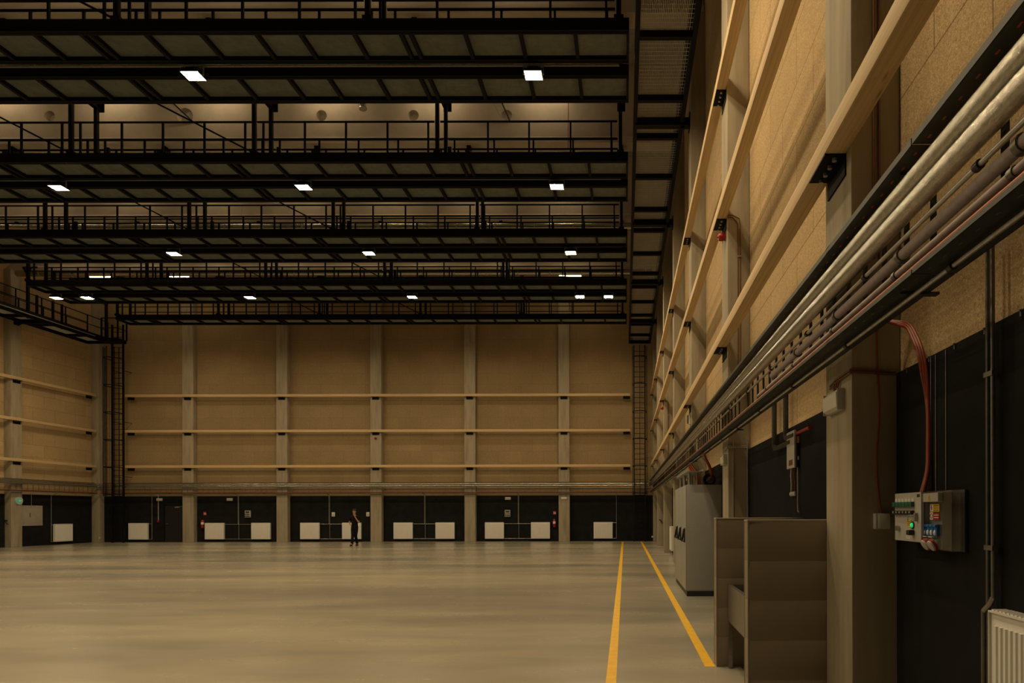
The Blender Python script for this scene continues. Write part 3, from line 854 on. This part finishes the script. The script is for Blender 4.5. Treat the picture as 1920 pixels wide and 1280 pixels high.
# tray, cables and glands above the cabinets
ca = MB().box(1.18, 12.0, 2.36, 1.48, 14.6, 2.366).box(1.18, 12.0, 2.36, 1.184, 14.6, 2.42).box(1.476, 12.0, 2.36, 1.48, 14.6, 2.42)
for y in (12.4, 13.4, 14.3): ca.cyl((1.25, y, 2.12), (1.25, y, 2.36), .03, 10).cyl((1.40, y, 2.12), (1.40, y, 2.36), .02, 10)
solo('cabinet_tray', ca, 'galv', 'zinc cable tray on short posts above the grey cabinets', 'cable tray')
t = thing('cable_bundle', 'red and black cables dropping from the tray onto the grey cabinets', 'cable bundle', (0, 0, 0))
for q in range(6):
    pts = [(1.40, 11.3 + .05 * q, 2.66), (1.44, 11.55 + .05 * q, 2.61), (1.60, 11.95 + .05 * q, 2.42 + .012 * q), (1.66, 12.3 + .06 * q, 2.27), (1.60, 12.5 + .1 * q, 2.20), (1.56, 12.6 + .12 * q, 2.12)]
    part('cable', MB().tube(smooth(pts), .020, 8), 'red_cable' if q % 2 == 0 else 'black', t)
t = thing('cable_bundle', 'orange cables dropping onto the farther grey cabinets', 'cable bundle', (0, 0, 0))
for q in range(3):
    pts = [(1.40, 13.6 + .3 * q, 2.66), (1.43, 13.6 + .3 * q, 2.58), (1.56, 13.5 + .3 * q, 2.35), (1.58, 13.45 + .3 * q, 2.12)]
    part('cable', MB().tube(smooth(pts), .018, 8), 'orange', t)
solo('cable_coil', MB().ring((1.62, 12.32, 2.22), .10, .025, 'y', 20, 8).ring((1.63, 12.36, 2.22), .085, .022, 'y', 20, 8), 'black', 'black cable coil on top of the nearest grey cabinet', 'cable')

# ------------------------------------------------------------------ things on the first two right pillars
PX = XR - PD
def emergency_light(wall, along, z, label, out):
    loc, rz = on_wall(wall, along, z, out)
    t = thing('emergency_light', label, 'emergency light', loc, rz, 'white emergency lights')
    part('housing', MB().box(-.155, 0, -.075, .155, .035, .075, .006), 'grey_plastic', t)
    part('diffuser', MB().prism([(.035, -.07), (.058, -.055), (.062, .045), (.035, .068)], 'x', -.150, .150), 'plastic', t)
    part('end_cap', MB().box(-.158, .0, -.078, -.150, .056, .074, .003), 'grey_plastic', t); part('end_cap', MB().box(.150, 0, -.078, .158, .056, .074, .003), 'grey_plastic', t)
    return t
emergency_light('right', 4.645, 2.395, 'white emergency light on the first right pillar, below looping wires', PD)
emergency_light('right', PY[2] + .25, 2.40, 'white emergency light on the second right pillar, above the grey cabinets', PD)
emergency_light('back', -25.85, 2.36, 'white emergency light above the red pull switch', .03)
emergency_light('back', -21.95, 2.36, 'white emergency light between the left extinguisher and the socket box', .03)
emergency_light('back', -6.50, 2.38, 'white emergency light above the right socket box', .03)
emergency_light('back', -3.36, 2.38, 'white emergency light on the fifth back pillar', PD)

cz = MB()
for dz in (2.555, 2.535):
    cz.tube([(PX - .012, PY[1] + .42, dz - .02), (PX - .012, PY[1] + .30, dz), (PX - .012, PY[1] - .010, dz + .01), (PX + .02, PY[1] - .012, dz + .012), (XR - .04, PY[1] - .012, dz - .004)], .007, 8)
for k in range(3): cz.tube([(PX - .012, PY[1] + .20 + .05 * k, 2.55), (PX - .014, PY[1] + .23 + .05 * k, 2.51), (PX - .016, PY[1] + .25 + .03 * k, 2.47)], .007, 8)
solo('wiring', cz, 'copper', 'dark brown wiring looping round the first right pillar', 'wiring')
cz = MB()
for dz in (2.58, 2.56):
    cz.tube([(PX - .013, PY[2] + .36, dz - .02), (PX - .013, PY[2] - .012, dz), (PX + .02, PY[2] - .013, dz), (XR - .04, PY[2] - .013, dz)], .010, 8)
solo('wiring', cz, 'galv', 'bright conduit wrapped round the second right pillar', 'wiring')
solo('conduit', MB().tube([(1.62, PY[2] - .015, 2.66), (1.62, PY[2] - .015, 1.35)], .010, 8), 'galv', 'thin vertical conduit down the second right pillar', 'conduit')
solo('conduit', MB().tube([(XR - .05, PY[2] - .03, 2.66), (XR - .05, PY[2] - .03, 1.2)], .012, 8), 'galv', 'thin vertical conduit in the corner beside the second right pillar', 'conduit')
solo('tap', MB().cyl((1.61, PY[2] - .03, 1.93), (1.61, PY[2] - .10, 1.93), .014, 8).box(1.58, PY[2] - .07, 1.96, 1.65, PY[2] - .05, 1.975).cyl((1.61, PY[2] - .05, 1.93), (1.61, PY[2] - .05, 1.97), .008, 8), 'galv', 'small valve on the conduit of the second right pillar', 'valve') if False else None
def twin_conduit(xc, y, z0, z1, label, loop=None):
    t = thing('twin_conduit', label, 'conduit', (0, 0, 0))
    for s_ in (-.017, .017):
        if loop:
            p = [(xc + s_, y, z0)] + [(xc + s_, y, z1 - .12)] + [(xc + s_ - .03 + (.012 if s_ > 0 else -.0), y, z1 - .05 + s_), (xc - .10, y, z1 + s_), (PX - .0, y, z1 + s_)]
        else: p = [(xc + s_, y, z0), (xc + s_, y, z1)]
        part('tube', MB().tube(p, .0075, 8), 'copper', t)
    z = z0 + .4
    while z < z1 - .3:
        part('clip', MB().box(xc - .03, y - .012, z - .008, xc + .03, y + .006, z + .008), 'galv', t); z += .85
twin_conduit(1.715, PY[1] - .012, 3.32, 8.4, 'pair of brown conduits up the first right pillar')
twin_conduit(1.715, PY[2] - .012, 3.32, 6.02, 'pair of brown conduits bending to the red sounder on the second right pillar', True)
twin_conduit(1.715, PY[5] - .012, 3.32, 5.98, 'pair of brown conduits bending to the red sounder far along the right wall', True)
def sounder(wall, along, z, label, out):
    loc, rz = on_wall(wall, along, z, out)
    t = thing('fire_sounder', label, 'fire sounder', loc, rz, 'red fire sounders on pillars')
    part('base', MB().cyl((0, 0, 0), (0, .04, 0), .058, 18), 'red', t)
    part('horn', MB().tube([(0, .04, 0), (0, .05, 0), (0, .085, 0), (0, .105, 0), (0, .11, 0)], [.05, .062, .062, .05, .03], 18), 'red', t)
    part('beacon', MB().ball((0, .108, 0), .022, .018, .022, 12, 8), 'red', t)
sounder('right', PY[2] + .20, 5.80, 'red fire sounder on the second right pillar under the middle rail bracket', PD)
sounder('right', PY[5] + .25, 5.74, 'red fire sounder on the fifth right pillar, far away', PD)
sounder('back', BPX[2] + .30, 5.70, 'red fire sounder on the third back pillar', PD)
solo('detector', MB().mat('plastic').box(-.04, 0, -.12, .04, .05, .12, .01).mat('black').box(-.035, .05, -.10, .035, .075, .10, .01), None, 'small white and black detector on the third right pillar', 'detector', *on_wall('right', PY[3] + .25, 3.78, PD))

# junction box and red flex on the first pillar
t = thing('junction_box', 'square white junction box on the first right pillar', 'junction box', (1.737, PY[1], 1.535))
part('box', MB().box(-.05, -.05, -.053, .05, 0, .053, .006), 'grey_plastic', t)
part('cover', MB().box(-.030, -.056, -.046, .046, -.05, .048, .003), 'plastic', t)
solo('red_flex', MB().tube(smooth([(1.712, PY[1] - .010, 2.98), (1.715, PY[1] - .010, 2.72), (1.725, PY[1] - .010, 2.45), (1.728, PY[1] - .010, 2.25), (1.712, PY[1] - .010, 1.98), (1.72, PY[1] - .010, 1.75), (1.737, PY[1] - .022, 1.588)]), .0055, 8), 'red_cable', 'thin red cable down the first right pillar to its white box', 'cable')

# ------------------------------------------------------------------ distribution boards by the first pillar
t = thing('distribution_board', 'light grey distribution board with green and black breakers and a lit green button', 'distribution board', (XR - .03, 3.90, 1.567), PI / 2)
part('body', MB().box(-.178, 0, -.145, .178, .105, .145, .006), 'cabinet', t)
d = part('door', MB().box(-.180, .110, -.147, .180, .130, .147, .004), 'grey_plastic', t)
for k in range(6):
    x = .155 - k * .046
    part('breaker_flap', MB().mat('green').box(x - .021, .130, .062, x + .021, .150, .092, .002).mat('sticker_w').box(x - .017, .130, .092, x + .017, .132, .112), None, d, label='green flap')
    part('breaker_lever', MB().mat('black').box(x - .021, .130, .014, x + .021, .152, .040, .002).mat('sticker_w').box(x - .003, .1515, .024, x + .003, .1535, .034), None, d, label='black lever')
part('indicator', MB().mat('green_lit').ball((-.075, .136, -.048), .013, .010, .014, 14, 8).mat('black').ring((-.075, .133, -.048), .019, .004, 'y', 18, 6), None, d, label='lit green button')
part('selector', MB().mat('black').box(-.098, .130, -.108, -.058, .165, -.076, .006), None, d, label='black rotary selector')
part('key_lock', MB().mat('galv').cyl((.118, .130, -.070), (.118, .148, -.070), .018, 14).mat('black').box(.116, .148, -.082, .120, .150, -.058), None, d, label='round key lock')
part('door_latch', MB().mat('galv').box(-.142, .13, -.025, -.128, .150, .025, .002).tube([(-.135, .150, .012), (-.09, .155, .010), (-.055, .152, .0), (-.05, .150, -.022)], .003, 6), None, d, label='wire latch')
lb = MB().mat('sticker_y').box(-.052, .130, -.060, .005, .1315, -.018).mat('black')
for q in range(3): lb.box(-.046, .1315, -.030 - q * .010, -.002, .132, -.027 - q * .010)
part('warning_label', lb, None, d, label='yellow warning label')
lb = MB().mat('sticker_w').box(-.040, .130, -.130, .012, .1312, -.076).mat('black')
for q in range(6): lb.box(-.034, .1312, -.083 - q * .008, .006, .1316, -.081 - q * .008)
lb.mat('black').box(-.165, .130, .118, -.130, .1315, .135)
part('rating_label', lb, None, d, label='white rating label with printed lines')

t = thing('socket_board', 'socket board with clear cover, four blue and two red sockets', 'socket board', (XR - .03, 3.60, 1.55), PI / 2)
part('back_plate', MB().box(-.15, 0, -.17, .15, .020, .17, .006), 'tray', t)
part('front_plate', MB().box(-.02, .020, -.16, .14, .075, .16, .004), 'cabinet', t)
part('clear_cover', MB().box(-.148, .036, -.168, .148, .090, .168, .01), 'clear', t, label='clear smoked cover')
lid = part('top_strip', MB().box(-.06, .092, .105, .145, .12, .155, .003), 'grey_plastic', t)
part('warning_triangle', MB().mat('sticker_y').prism([(.022, .112), (.058, .112), (.04, .145)], 'y', .120, .1212).mat('black').prism([(.0375, .121), (.0425, .121), (.042, .136), (.038, .136)], 'y', .1212, .1218).box(.0375, .1212, .115, .0425, .1218, .119), None, lid, label='yellow warning triangle')
st = MB().mat('sticker_y').box(-.022, .092, .050, .052, .0935, .092).mat('sticker_w').box(.052, .092, .050, .085, .0935, .092).mat('black')
for q in range(3): st.box(-.015, .0935, .080 - q * .012, .045, .094, .084 - q * .012)
st.tube([(.068, .094, .056), (.062, .094, .072), (.072, .094, .070), (.066, .094, .088)], .002, 5)
part('hazard_sticker', st, None, t, label='yellow hazard sticker')
st = MB().mat('red').box(-.022, .092, .004, .052, .0935, .044).mat('sticker_w').box(.052, .092, .004, .088, .0935, .046)
st.box(-.012, .0935, .028, .042, .094, .032).box(-.012, .0935, .014, .042, .094, .018)
st.mat('red').ring((.070, .0938, .025), .013, .0022, 'y', 16, 5)
part('prohibition_sticker', st, None, t, label='red prohibition sticker')
for k in range(4):
    x = .122 - k * .041
    s_ = part('blue_socket', MB().box(x - .018, .075, -.088, x + .018, .108, -.022, .004).box(x - .0175, .108, -.038, x + .0175, .116, -.024, .003), 'blue', t, label='blue flap socket')
    part('flap_clip', MB().ball((x + .004, .108, -.070), .011, .006, .016, 12, 8), 'sticker_w', s_)
for k in range(2):
    x = .105 - k * .075
    q = MB().tube([(x, .075, -.125), (x, .125, -.148)], [.030, .028], 18)
    s_ = part('red_socket', MB().mat('grey_plastic').tube([(x, .05, -.105), (x, .100, -.136)], [.036, .034], 18).mat('red').tube([(x, .100, -.136), (x, .112, -.143)], [.038, .038], 18).mat('grey_plastic').tube([(x, .112, -.143), (x, .119, -.147), (x, .122, -.149)], [.033, .031, .022], 18), None, t, label='angled red power socket')
    part('socket_lid', MB().box(x - .024, .085, -.098, x + .024, .122, -.091, .003), 'grey_plastic', s_)

# red feed cables, thin wires and panel clips around the boards
cb = MB()
for q in range(3):
    o = q * .012
    dx, dy = -.010 * q, .010 * q
    cb.tube(smooth([(1.62 + dx, 4.33, 2.99), (1.70 + dx, 4.30 - dy * .3, 2.93), (1.75 + dx, 4.31 - dy * .3, 2.89), (1.83 + dx, 4.21 - dy * .4, 2.845 - dy), (1.838 + dx, 4.12, 2.80 - dy), (1.838 + dx, 4.04 + dy * .4, 2.72 - dy), (1.838 + dx, 3.96 + dy * .6, 2.61 - dy), (1.838 + dx, 3.90 + dy, 2.46), (1.838, 3.87 + dy, 2.24), (1.838, 3.866 + dy, 2.0), (1.83, 3.86 + dy, 1.85), (1.80, 3.86 + dy * 1.6, 1.712)], 4), .0105, 8)
solo('feed_cable', cb, 'red_cable', 'thick red feed cables curving down to the distribution board', 'cable')
wr = MB()
for y in (3.86, 3.80, 3.68): wr.tube([(XR - .034, y, 2.53), (XR - .034, y, 1.69)], .003, 6)
solo('wall_wire', wr, 'lagging', 'thin grey wires beside the red feed cables', 'wire')
clip = MB().mat('dull_pipe').cyl((0, 0, .006), (0, .014, .006), .006, 8).box(-.005, .0, -.022, .005, .008, .004).mesh('panel_clip')
for q in range(5): solo('panel_clip', clip, None, 'small metal clip at the panel top, %s from the first pillar' % ORD[q], 'clip', *on_wall('right', 4.18 - .30 * q, ZBLK - .01, .03), 'metal clips along the panel top')

# ------------------------------------------------------------------ control unit and pipes in the basin bay
t = thing('control_unit', 'narrow white control unit on the black panel above the tiled screens', 'control unit', (XR - .03, 6.93, 2.27), PI / 2)
part('housing', MB().box(-.16, 0, -.20, .16, .035, .20, .004), 'black', t)
part('cover', MB().box(-.16, .035, -.20, .16, .060, .20, .008), 'grey_plastic', t)
part('label_plate', MB().mat('copper').box(-.10, .060, -.17, .06, .0615, -.11), None, t, label='brown label')
part('side_tag', MB().mat('sticker_y').box(-.1615, .006, .06, -.160, .03, .13).mat('sticker_w').box(-.1615, .01, -.12, -.160, .024, -.08), None, t, label='yellow side tag')
for q in range(3):
    x = .08 - q * .07
    c = part('lead', MB().tube([(x, .03, -.20), (x + .012, .03, -.28), (x - .01, .03, -.36), (x, .03, -.46)], .006, 8), 'copper' if q else 'sticker_w', t)
    part('plug', MB().ball((x, .03, -.475), .020, .020, .026, 12, 8), 'plastic', c)
part('tail_cable', MB().tube([(-.15, .02, -.20), (-.155, .02, -.45), (-.152, .02, -.60), (-.165, .02, -.66), (-.19, .02, -.68)], .008, 8), 'lagging', t)
def lagged_drop(y, z1, y_end, label, r=.030):
    m = MB().tube([(XR - .07, y, 3.0), (XR - .07, y, z1 + .04), (XR - .07, y - .04, z1), (XR - .07, y_end, z1)], r, 10)
    solo('lagged_drop', m, 'dark_lagging', label, 'pipe')
lagged_drop(7.75, 2.36, 6.95, 'left of two dark lagged pipes dropping from the tray to the control unit')
lagged_drop(7.20, 2.42, 6.80, 'right of two dark lagged pipes dropping from the tray')
solo('red_duct', MB().tube([(XR - .06, 6.88, 2.43), (XR - .06, 6.30, 2.43)], .018, 8), 'red', 'dark red pipe stub along the panel top right of the lagged pipes', 'pipe')
# stop valve with elbow on a far right pillar
for k, lab in ((6, 'small black valve on the sixth right pillar'),):
    solo('stop_valve', MB().tube([(1.66, 0, 0), (1.66, -.06, 0), (1.74, -.06, -.12), (1.76, -.04, -.16)], .022, 8).box(1.60, -.07, -.01, 1.68, -.05, .02), 'black', lab, 'valve', (0, PY[k], 1.24))
solo('stop_valve', MB().tube([(XL + .12, 0, 0), (XL + .12, -.05, 0), (XL + .20, -.06, -.10), (XL + .22, -.06, -.14)], .03, 8).box(XL + .05, -.07, .0, XL + .20, -.04, .05), 'black', 'small black valve on the left wall pillar', 'valve', (0, LPY[0], 1.25))

# ------------------------------------------------------------------ small things on the back wall panels
d = thing('door_1', 'dark door in the back wall beside the first pillar', 'door', (-25.05, YB - .03, 0), PI, None, 'structure')
part('leaf', MB().box(-.50, 0, 0.01, .50, .02, 2.02), 'black', d)
part('door_frame', MB().box(-.56, 0, 0, -.50, .03, 2.08).box(.50, 0, 0, .56, .03, 2.08).box(-.56, 0, 2.02, .56, .03, 2.08), 'steel', d)
part('door_handle', MB().mat('galv').cyl((.42, .02, 1.02), (.42, .06, 1.02), .012, 8).box(.30, .05, 1.01, .43, .062, 1.03), None, d)
part('door_closer', MB().mat('galv').box(-.30, .02, 1.90, -.06, .06, 1.96).box(-.46, .03, 1.965, -.16, .045, 1.98), None, d)
def extinguisher(x, label):
    t = thing('fire_extinguisher', label, 'fire extinguisher', (x, YB - .03, 0), PI, 'fire extinguishers on the back wall')
    b = part('cylinder', MB().tube([(0, .10, .78), (0, .10, .80), (0, .10, 1.16), (0, .10, 1.21), (0, .10, 1.235)], [.07, .078, .078, .055, .03], 18), 'red', t)
    part('label_band', MB().tube([(0, .10, .98), (0, .10, 1.10)], .0795, 18, False), 'sticker_w', b)
    part('valve', MB().cyl((0, .10, 1.235), (0, .10, 1.27), .02, 10).box(-.015, .07, 1.27, .015, .17, 1.285).box(-.015, .08, 1.30, .015, .17, 1.31), 'black', t)
    part('hose', MB().tube([(.03, .11, 1.25), (.09, .12, 1.20), (.095, .12, 1.02), (.09, .12, .90)], .012, 8), 'black', t)
    part('wall_hook', MB().box(-.03, 0, 1.10, .03, .03, 1.22), 'galv', t)
extinguisher(-23.42, 'red fire extinguisher on the back wall, left one')
extinguisher(-3.92, 'red fire extinguisher on the back wall, right one')
def ext_sign(x, label):
    t = thing('fire_sign', label, 'sign', (x, YB - .03, 1.58), PI, 'fire extinguisher signs')
    part('board', MB().box(-.085, 0, -.10, .085, .006, .10), 'red', t)
    p = MB().box(.02, .006, -.065, .045, .008, .02).box(.012, .006, .02, .053, .008, .03).box(.02, .006, .035, .07, .008, .045)
    p.prism([(-.06, -.06), (-.025, -.06), (-.012, .0), (-.03, .06), (-.045, .01), (-.07, .0)], 'y', .006, .008)
    part('pictogram', p, 'sticker_w', t, label='white extinguisher and flame pictogram')
ext_sign(-23.35, 'red fire sign above the left extinguisher')
ext_sign(-3.92, 'red fire sign above the right extinguisher')
def socket_box(x, label):
    t = thing('socket_box', label, 'socket box', (x, YB - .03, 1.55), PI, 'grey socket boxes on the back wall')
    part('housing', MB().box(-.15, 0, -.19, .15, .10, .19, .012), 'grey_plastic', t)
    part('window', MB().box(-.11, .10, .05, .11, .108, .15, .003), 'tray', t)
    for k in range(3):
        part('socket', MB().cyl((-.09 + .09 * k, .10, -.02), (-.09 + .09 * k, .125, -.02), .034, 12).cyl((-.09 + .09 * k, .10, -.12), (-.09 + .09 * k, .13, -.13), .036, 12), 'tray', t)
socket_box(-20.93, 'grey socket box above the radiators by the left extinguisher')
socket_box(-6.52, 'grey socket box above the radiators by the right extinguisher')
for x, lab in ((-16.20, 'small white thermostat to the left of the walking person'), (-14.28, 'small white thermostat to the right of the walking person')):
    t = thing('thermostat', lab, 'thermostat', (x, YB - .03, 1.52), PI)
    part('housing', MB().box(-.09, 0, -.12, .09, .05, .12, .015), 'plastic', t)
    part('dial', MB().cyl((0, .05, -.03), (0, .07, -.03), .045, 14), 'grey_plastic', t)
t = thing('pull_switch', 'thin white conduit with a red pull switch left of the door', 'switch', (-25.93, YB - .03, 0), PI)
part('conduit', MB().tube([(0, .015, 2.66), (0, .015, 1.22)], .012, 8), 'plastic', t)
part('knob', MB().box(-.05, 0, 1.10, .05, .05, 1.21, .01), 'red', t, label='red switch')
for x, lab in ((-28.93, 'small white wall socket at the left corner pillar foot'), (1.50, 'small white wall socket at the right corner near the floor')):
    t = thing('wall_socket', lab, 'socket', (x, YB - .36 if x > 0 else YB - .36, .25), PI)
    part('plate', MB().box(-.045, 0, -.045, .045, .02, .045, .006), 'plastic', t); part('insert', MB().cyl((0, .02, 0), (0, .024, 0), .025, 14), 'grey_plastic', t)
# left wall: board and exit light
t = thing('notice_board', 'pale plywood board on the left wall beside the pillar', 'board', (XL + .03, 31.62, 1.50), -PI / 2)
part('panel', MB().box(-.62, 0, -.50, .62, .03, .50, .003), 'tile_trim', t)
part('conduit', MB().tube([(.0, .04, .40), (.0, .04, 1.10)], .012, 8), 'galv', t)
part('cable_slot', MB().box(.04, .03, -.08, .08, .034, .14), 'copper', t)
t = thing('exit_light', 'round green exit light high on the left wall pillar', 'exit light', (XL + PD, LPY[0] + .36, 2.22), -PI / 2)
part('housing', MB().cyl((0, 0, 0), (0, .05, 0), .19, 22), 'grey_plastic', t)
part('legend', MB().mat('green_sign').box(-.12, .05, -.10, .14, .056, .10).mat('sticker_w').box(-.10, .056, -.03, -.02, .058, .03).prism([(-.02, -.06), (.05, .0), (-.02, .06)], 'y', .056, .058), None, t, label='green panel with white arrow')

# ------------------------------------------------------------------ ducts, flexible hose and cables up at the girders
for y, zz, lab in ((GY[4] - .60, 12.72, 'long crinkled foil duct above the third catwalk pair'), (GY[5] - .60, 12.90, 'long crinkled foil duct above the farthest catwalk pair')):
    t = thing('foil_duct', lab, 'duct', (0, y, zz))
    part('duct_run', MB().tube([(-28.6, 0, 0), (1.3, 0, 0)], .14, 20), 'foil', t)
    jm = MB().tube([(-.02, 0, 0), (.02, 0, 0)], .146, 20).mesh('joint_band', 'galv')
    for i in range(20): part('joint_band', jm, None, t, (1.0 - 1.5 * i, 0, 0))
    wm = MB().cyl((0, 0, .14), (0, 0, ZC - zz - .006), .006, 6).mesh('hanger_wire', 'galv')
    for i in range(10): part('hanger_wire', wm, None, t, (.6 - 3.1 * i, 0, 0))
fx = []
for i in range(16):
    a = i / 15
    fx.append((-8.25 + .30 * a ** .7, 19.55 - .05 * a, 14.75 - .85 * a))
rr = [.105 + (.012 if i % 2 else 0) for i in range(16)]
t = thing('flexible_duct', 'crumpled foil flexible duct hanging in front of the holed girder', 'duct', (0, 0, 0))
part('hose', MB().tube(fx, rr, 16), 'foil', t)
part('strap', MB().tube([(-8.22, 19.56, 14.7), (-8.22, 19.56, ZC - .004)], .012, 6).ring((-8.22, 19.55, 14.7), .125, .008, 'z', 20, 6), 'galv', t)
solo('hanging_cable', MB().tube([(-1.74, 19.96, 15.6), (-1.74, 19.96, 14.0), (-1.75, 19.97, 12.9)], .012, 6), 'red_cable', 'thin red cable hanging in front of the holed girder at right', 'cable')
for hx, dx, lab in ((-3.66, -.45, 'black cable sloping into the rightmost girder hole'), (-13.66, -1.0, 'black cable sloping into the large girder hole')):
    solo('sloping_cable', MB().tube([(hx + dx, 20.05 - .6, 14.95), (hx + .05, 20.15, 13.95), (hx + .22, 20.6, 13.80)], .022, 6), 'black', lab, 'cable')
    m = MB()
    for s_ in (-.09, .09): m.tube([(hx + dx - .25 + s_, 19.45, 14.98), (hx - .12 + s_, 20.1, 13.97)], .006, 5)
    for k in range(12):
        a = k / 11
        p = Vector((hx + dx - .25, 19.45, 14.98)).lerp(Vector((hx - .12, 20.1, 13.97)), a)
        m.tube([(p.x - .09, p.y, p.z), (p.x + .09, p.y, p.z)], .004, 5)
    solo('wire_tray', m, 'galv', 'thin wire cable tray beside the ' + lab.split(' into ')[1].replace('the ', '', 1), 'cable tray')

# ------------------------------------------------------------------ the walking person
def skinned(name, pts, edges, radii, mat, parent, sub=2, root=0):
    me = bpy.data.meshes.new(name); me.from_pydata(pts, edges, [])
    o = bpy.data.objects.new(name, me); COL.objects.link(o)
    sk = o.modifiers.new('skin', 'SKIN'); sk.use_smooth_shade = True
    for i, r in enumerate(radii):
        d_ = me.skin_vertices[0].data[i]; d_.radius = (r, r) if not isinstance(r, tuple) else r
        d_.use_root = (i == root)
    ss = o.modifiers.new('sub', 'SUBSURF'); ss.levels = sub; ss.render_levels = sub
    bpy.context.view_layer.update()
    dg = bpy.context.evaluated_depsgraph_get()
    out = bpy.data.meshes.new_from_object(o.evaluated_get(dg))
    bpy.data.objects.remove(o); 
    out.name = name; out.materials.clear(); out.materials.append(M[mat])
    out.polygons.foreach_set('use_smooth', [True] * len(out.polygons))
    q = bpy.data.objects.new(name, out); COL.objects.link(q); q.parent = parent
    return q
pe = thing('person', 'person in black walking towards the camera, one hand raised to the mouth', 'person', (-13.10, 31.0, 0), 0.0)
# local: facing -y, the picture's left is -x
P = {}
V_, E_, R_ = [], [], []
def J(n, p, r, to=None):
    P[n] = len(V_); V_.append(p); R_.append(r)
    if to is not None: E_.append((P[to], P[n]))
J('pelvis', (0, 0, .93), (.135, .105))
J('waist', (0, .0, 1.08), (.125, .095), 'pelvis'); J('chest', (0, -.01, 1.28), (.150, .105), 'waist'); J('upchest', (0, .0, 1.41), (.125, .085), 'chest')
J('neck', (0, -.01, 1.50), .050, 'upchest'); J('head0', (0, -.035, 1.575), (.060, .068), 'neck'); J('head1', (0, -.04, 1.66), (.073, .088), 'head0'); J('head2', (0, -.03, 1.74), (.060, .072), 'head1')
for s_, n in ((-1, 'a'), (1, 'b')):
    J('hip' + n, (s_ * .09, 0, .88), .088, 'pelvis')
J('kneea', (-.055, -.10, .50), .058, 'hipa'); J('ankla', (-.075, -.02 - .12, .10), .040, 'kneea'); J('toea', (-.085, -.14 - .15, .045), .035, 'ankla')
J('kneeb', (.05, -.02, .49), .058, 'hipb'); J('anklb', (.055, .18, .12), .040, 'kneeb'); J('toeb', (.07, .05, .05), .035, 'anklb')
J('sha', (-.19, .0, 1.39), .052, 'upchest'); J('elba', (-.275, .06, 1.13), .040, 'sha'); J('wra', (-.165, -.14, 1.04), .027, 'elba'); J('hana', (-.115, -.165, 1.025), (.034, .022), 'wra')
J('shb', (.19, .0, 1.39), .052, 'upchest'); J('elbb', (.235, -.09, 1.12), .042, 'shb'); J('wrb', (.095, -.19, 1.42), .027, 'elbb'); J('hanb', (.065, -.18, 1.51), (.034, .024), 'wrb')
body = skinned('body', V_, E_, R_, 'skin', pe)
def fingers(base, dirs, name):
    for i, (off, d1, d2, L) in enumerate(dirs):
        b = Vector(base) + Vector(off); a = b + Vector(d1) * L * .5; c = a + Vector(d2) * L * .5
        skinned('finger', [b, a, c], [(0, 1), (1, 2)], [.010, .009, .007], 'skin', pe, 1)
dn = Vector((.55, -.45, -.70)).normalized(); dn2 = Vector((.35, -.1, -.93)).normalized()
fingers((-.098, -.172, 1.015), [((-.012 + .0 * i, .018 - i * .018, -.01 + i * .006), dn, dn2, .075 - .008 * abs(i - 1)) for i in range(4)] + [((.0, -.05, .03), Vector((.7, -.4, .2)).normalized(), Vector((.5, .2, -.6)).normalized(), .06)], 'a')
up = Vector((-.35, .15, .92)).normalized(); up2 = Vector((-.75, .35, .30)).normalized()
fingers((.06, -.178, 1.545), [((.024 - i * .017, -.01, .0 - .004 * i), up, up2, .078 - .008 * abs(i - 1)) for i in range(4)] + [((-.035, .0, -.03), Vector((-.7, .2, .6)).normalized(), Vector((-.5, .4, .6)).normalized(), .055)], 'b')
# face
part('nose', MB().tube([(0, -.125, 1.675), (0, -.142, 1.64), (0, -.132, 1.628)], [.008, .014, .010], 8), 'skin', pe)
part('mouth', MB().ball((0, -.118, 1.600), .024, .008, .007, 12, 8), 'red_cable' if False else 'skin', pe)
for s_ in (-1, 1):
    part('eye', MB().ball((s_ * .030, -.118, 1.675), .011, .007, .008, 10, 8), 'black', pe)
    part('ear', MB().ball((s_ * .078, -.03, 1.655), .012, .022, .032, 10, 8), 'skin', pe)
hr = MB().ball((0, -.012, 1.715), .088, .100, .082, 18, 12)
hr.v = [(x, y, max(z, 1.715 - (.085 if y > .0 else .012))) for (x, y, z) in hr.v]
for k in range(40):
    a = random.uniform(0, 2 * PI); e = random.uniform(.15, 1.3)
    c = Vector((.086 * math.cos(a) * math.cos(e), -.012 + .098 * math.sin(a) * math.cos(e), 1.725 + .080 * math.sin(e)))
    hr.ball(c, .020, .020, .012, 8, 6)
part('hair', hr, 'hair', pe)
# clothes
def cut_clothes(name, pts, edges, radii, mat, root=0): return skinned(name, pts, edges, radii, mat, pe, 2, root)
cut_clothes('shirt', [(0, 0, .84), (0, 0, 1.06), (0, -.01, 1.28), (0, 0, 1.42), (0, -.005, 1.475), (-.20, 0, 1.39), (-.255, .045, 1.20), (.20, 0, 1.39), (.228, -.06, 1.19)],
            [(0, 1), (1, 2), (2, 3), (3, 4), (3, 5), (5, 6), (3, 7), (7, 8)], [(.162, .130), (.162, .124), (.180, .132), (.150, .108), (.062, .062), .072, .062, .074, .064], 'cloth')
cut_clothes('trousers', [(0, 0, 1.08), (0, 0, .92), (-.088, 0, .84), (-.055, -.10, .50), (-.077, -.13, .06), (.088, 0, .84), (.05, -.02, .49), (.057, .175, .07)],
            [(0, 1), (1, 2), (2, 3), (3, 4), (1, 5), (5, 6), (6, 7)], [(.150, .118), (.152, .120), .106, .076, .064, .104, .076, .064], 'navy', 1)
part('shoe', MB().ball((-.083, -.20, .05), .046, .135, .05, 16, 10).box(-.118, -.31, 0, -.048, -.09, .03, .012), 'shoe', pe)
part('shoe', MB().ball((.064, .11, .055), .046, .135, .05, 16, 10).box(.030, .0, 0.0, .098, .22, .03, .012), 'shoe', pe)
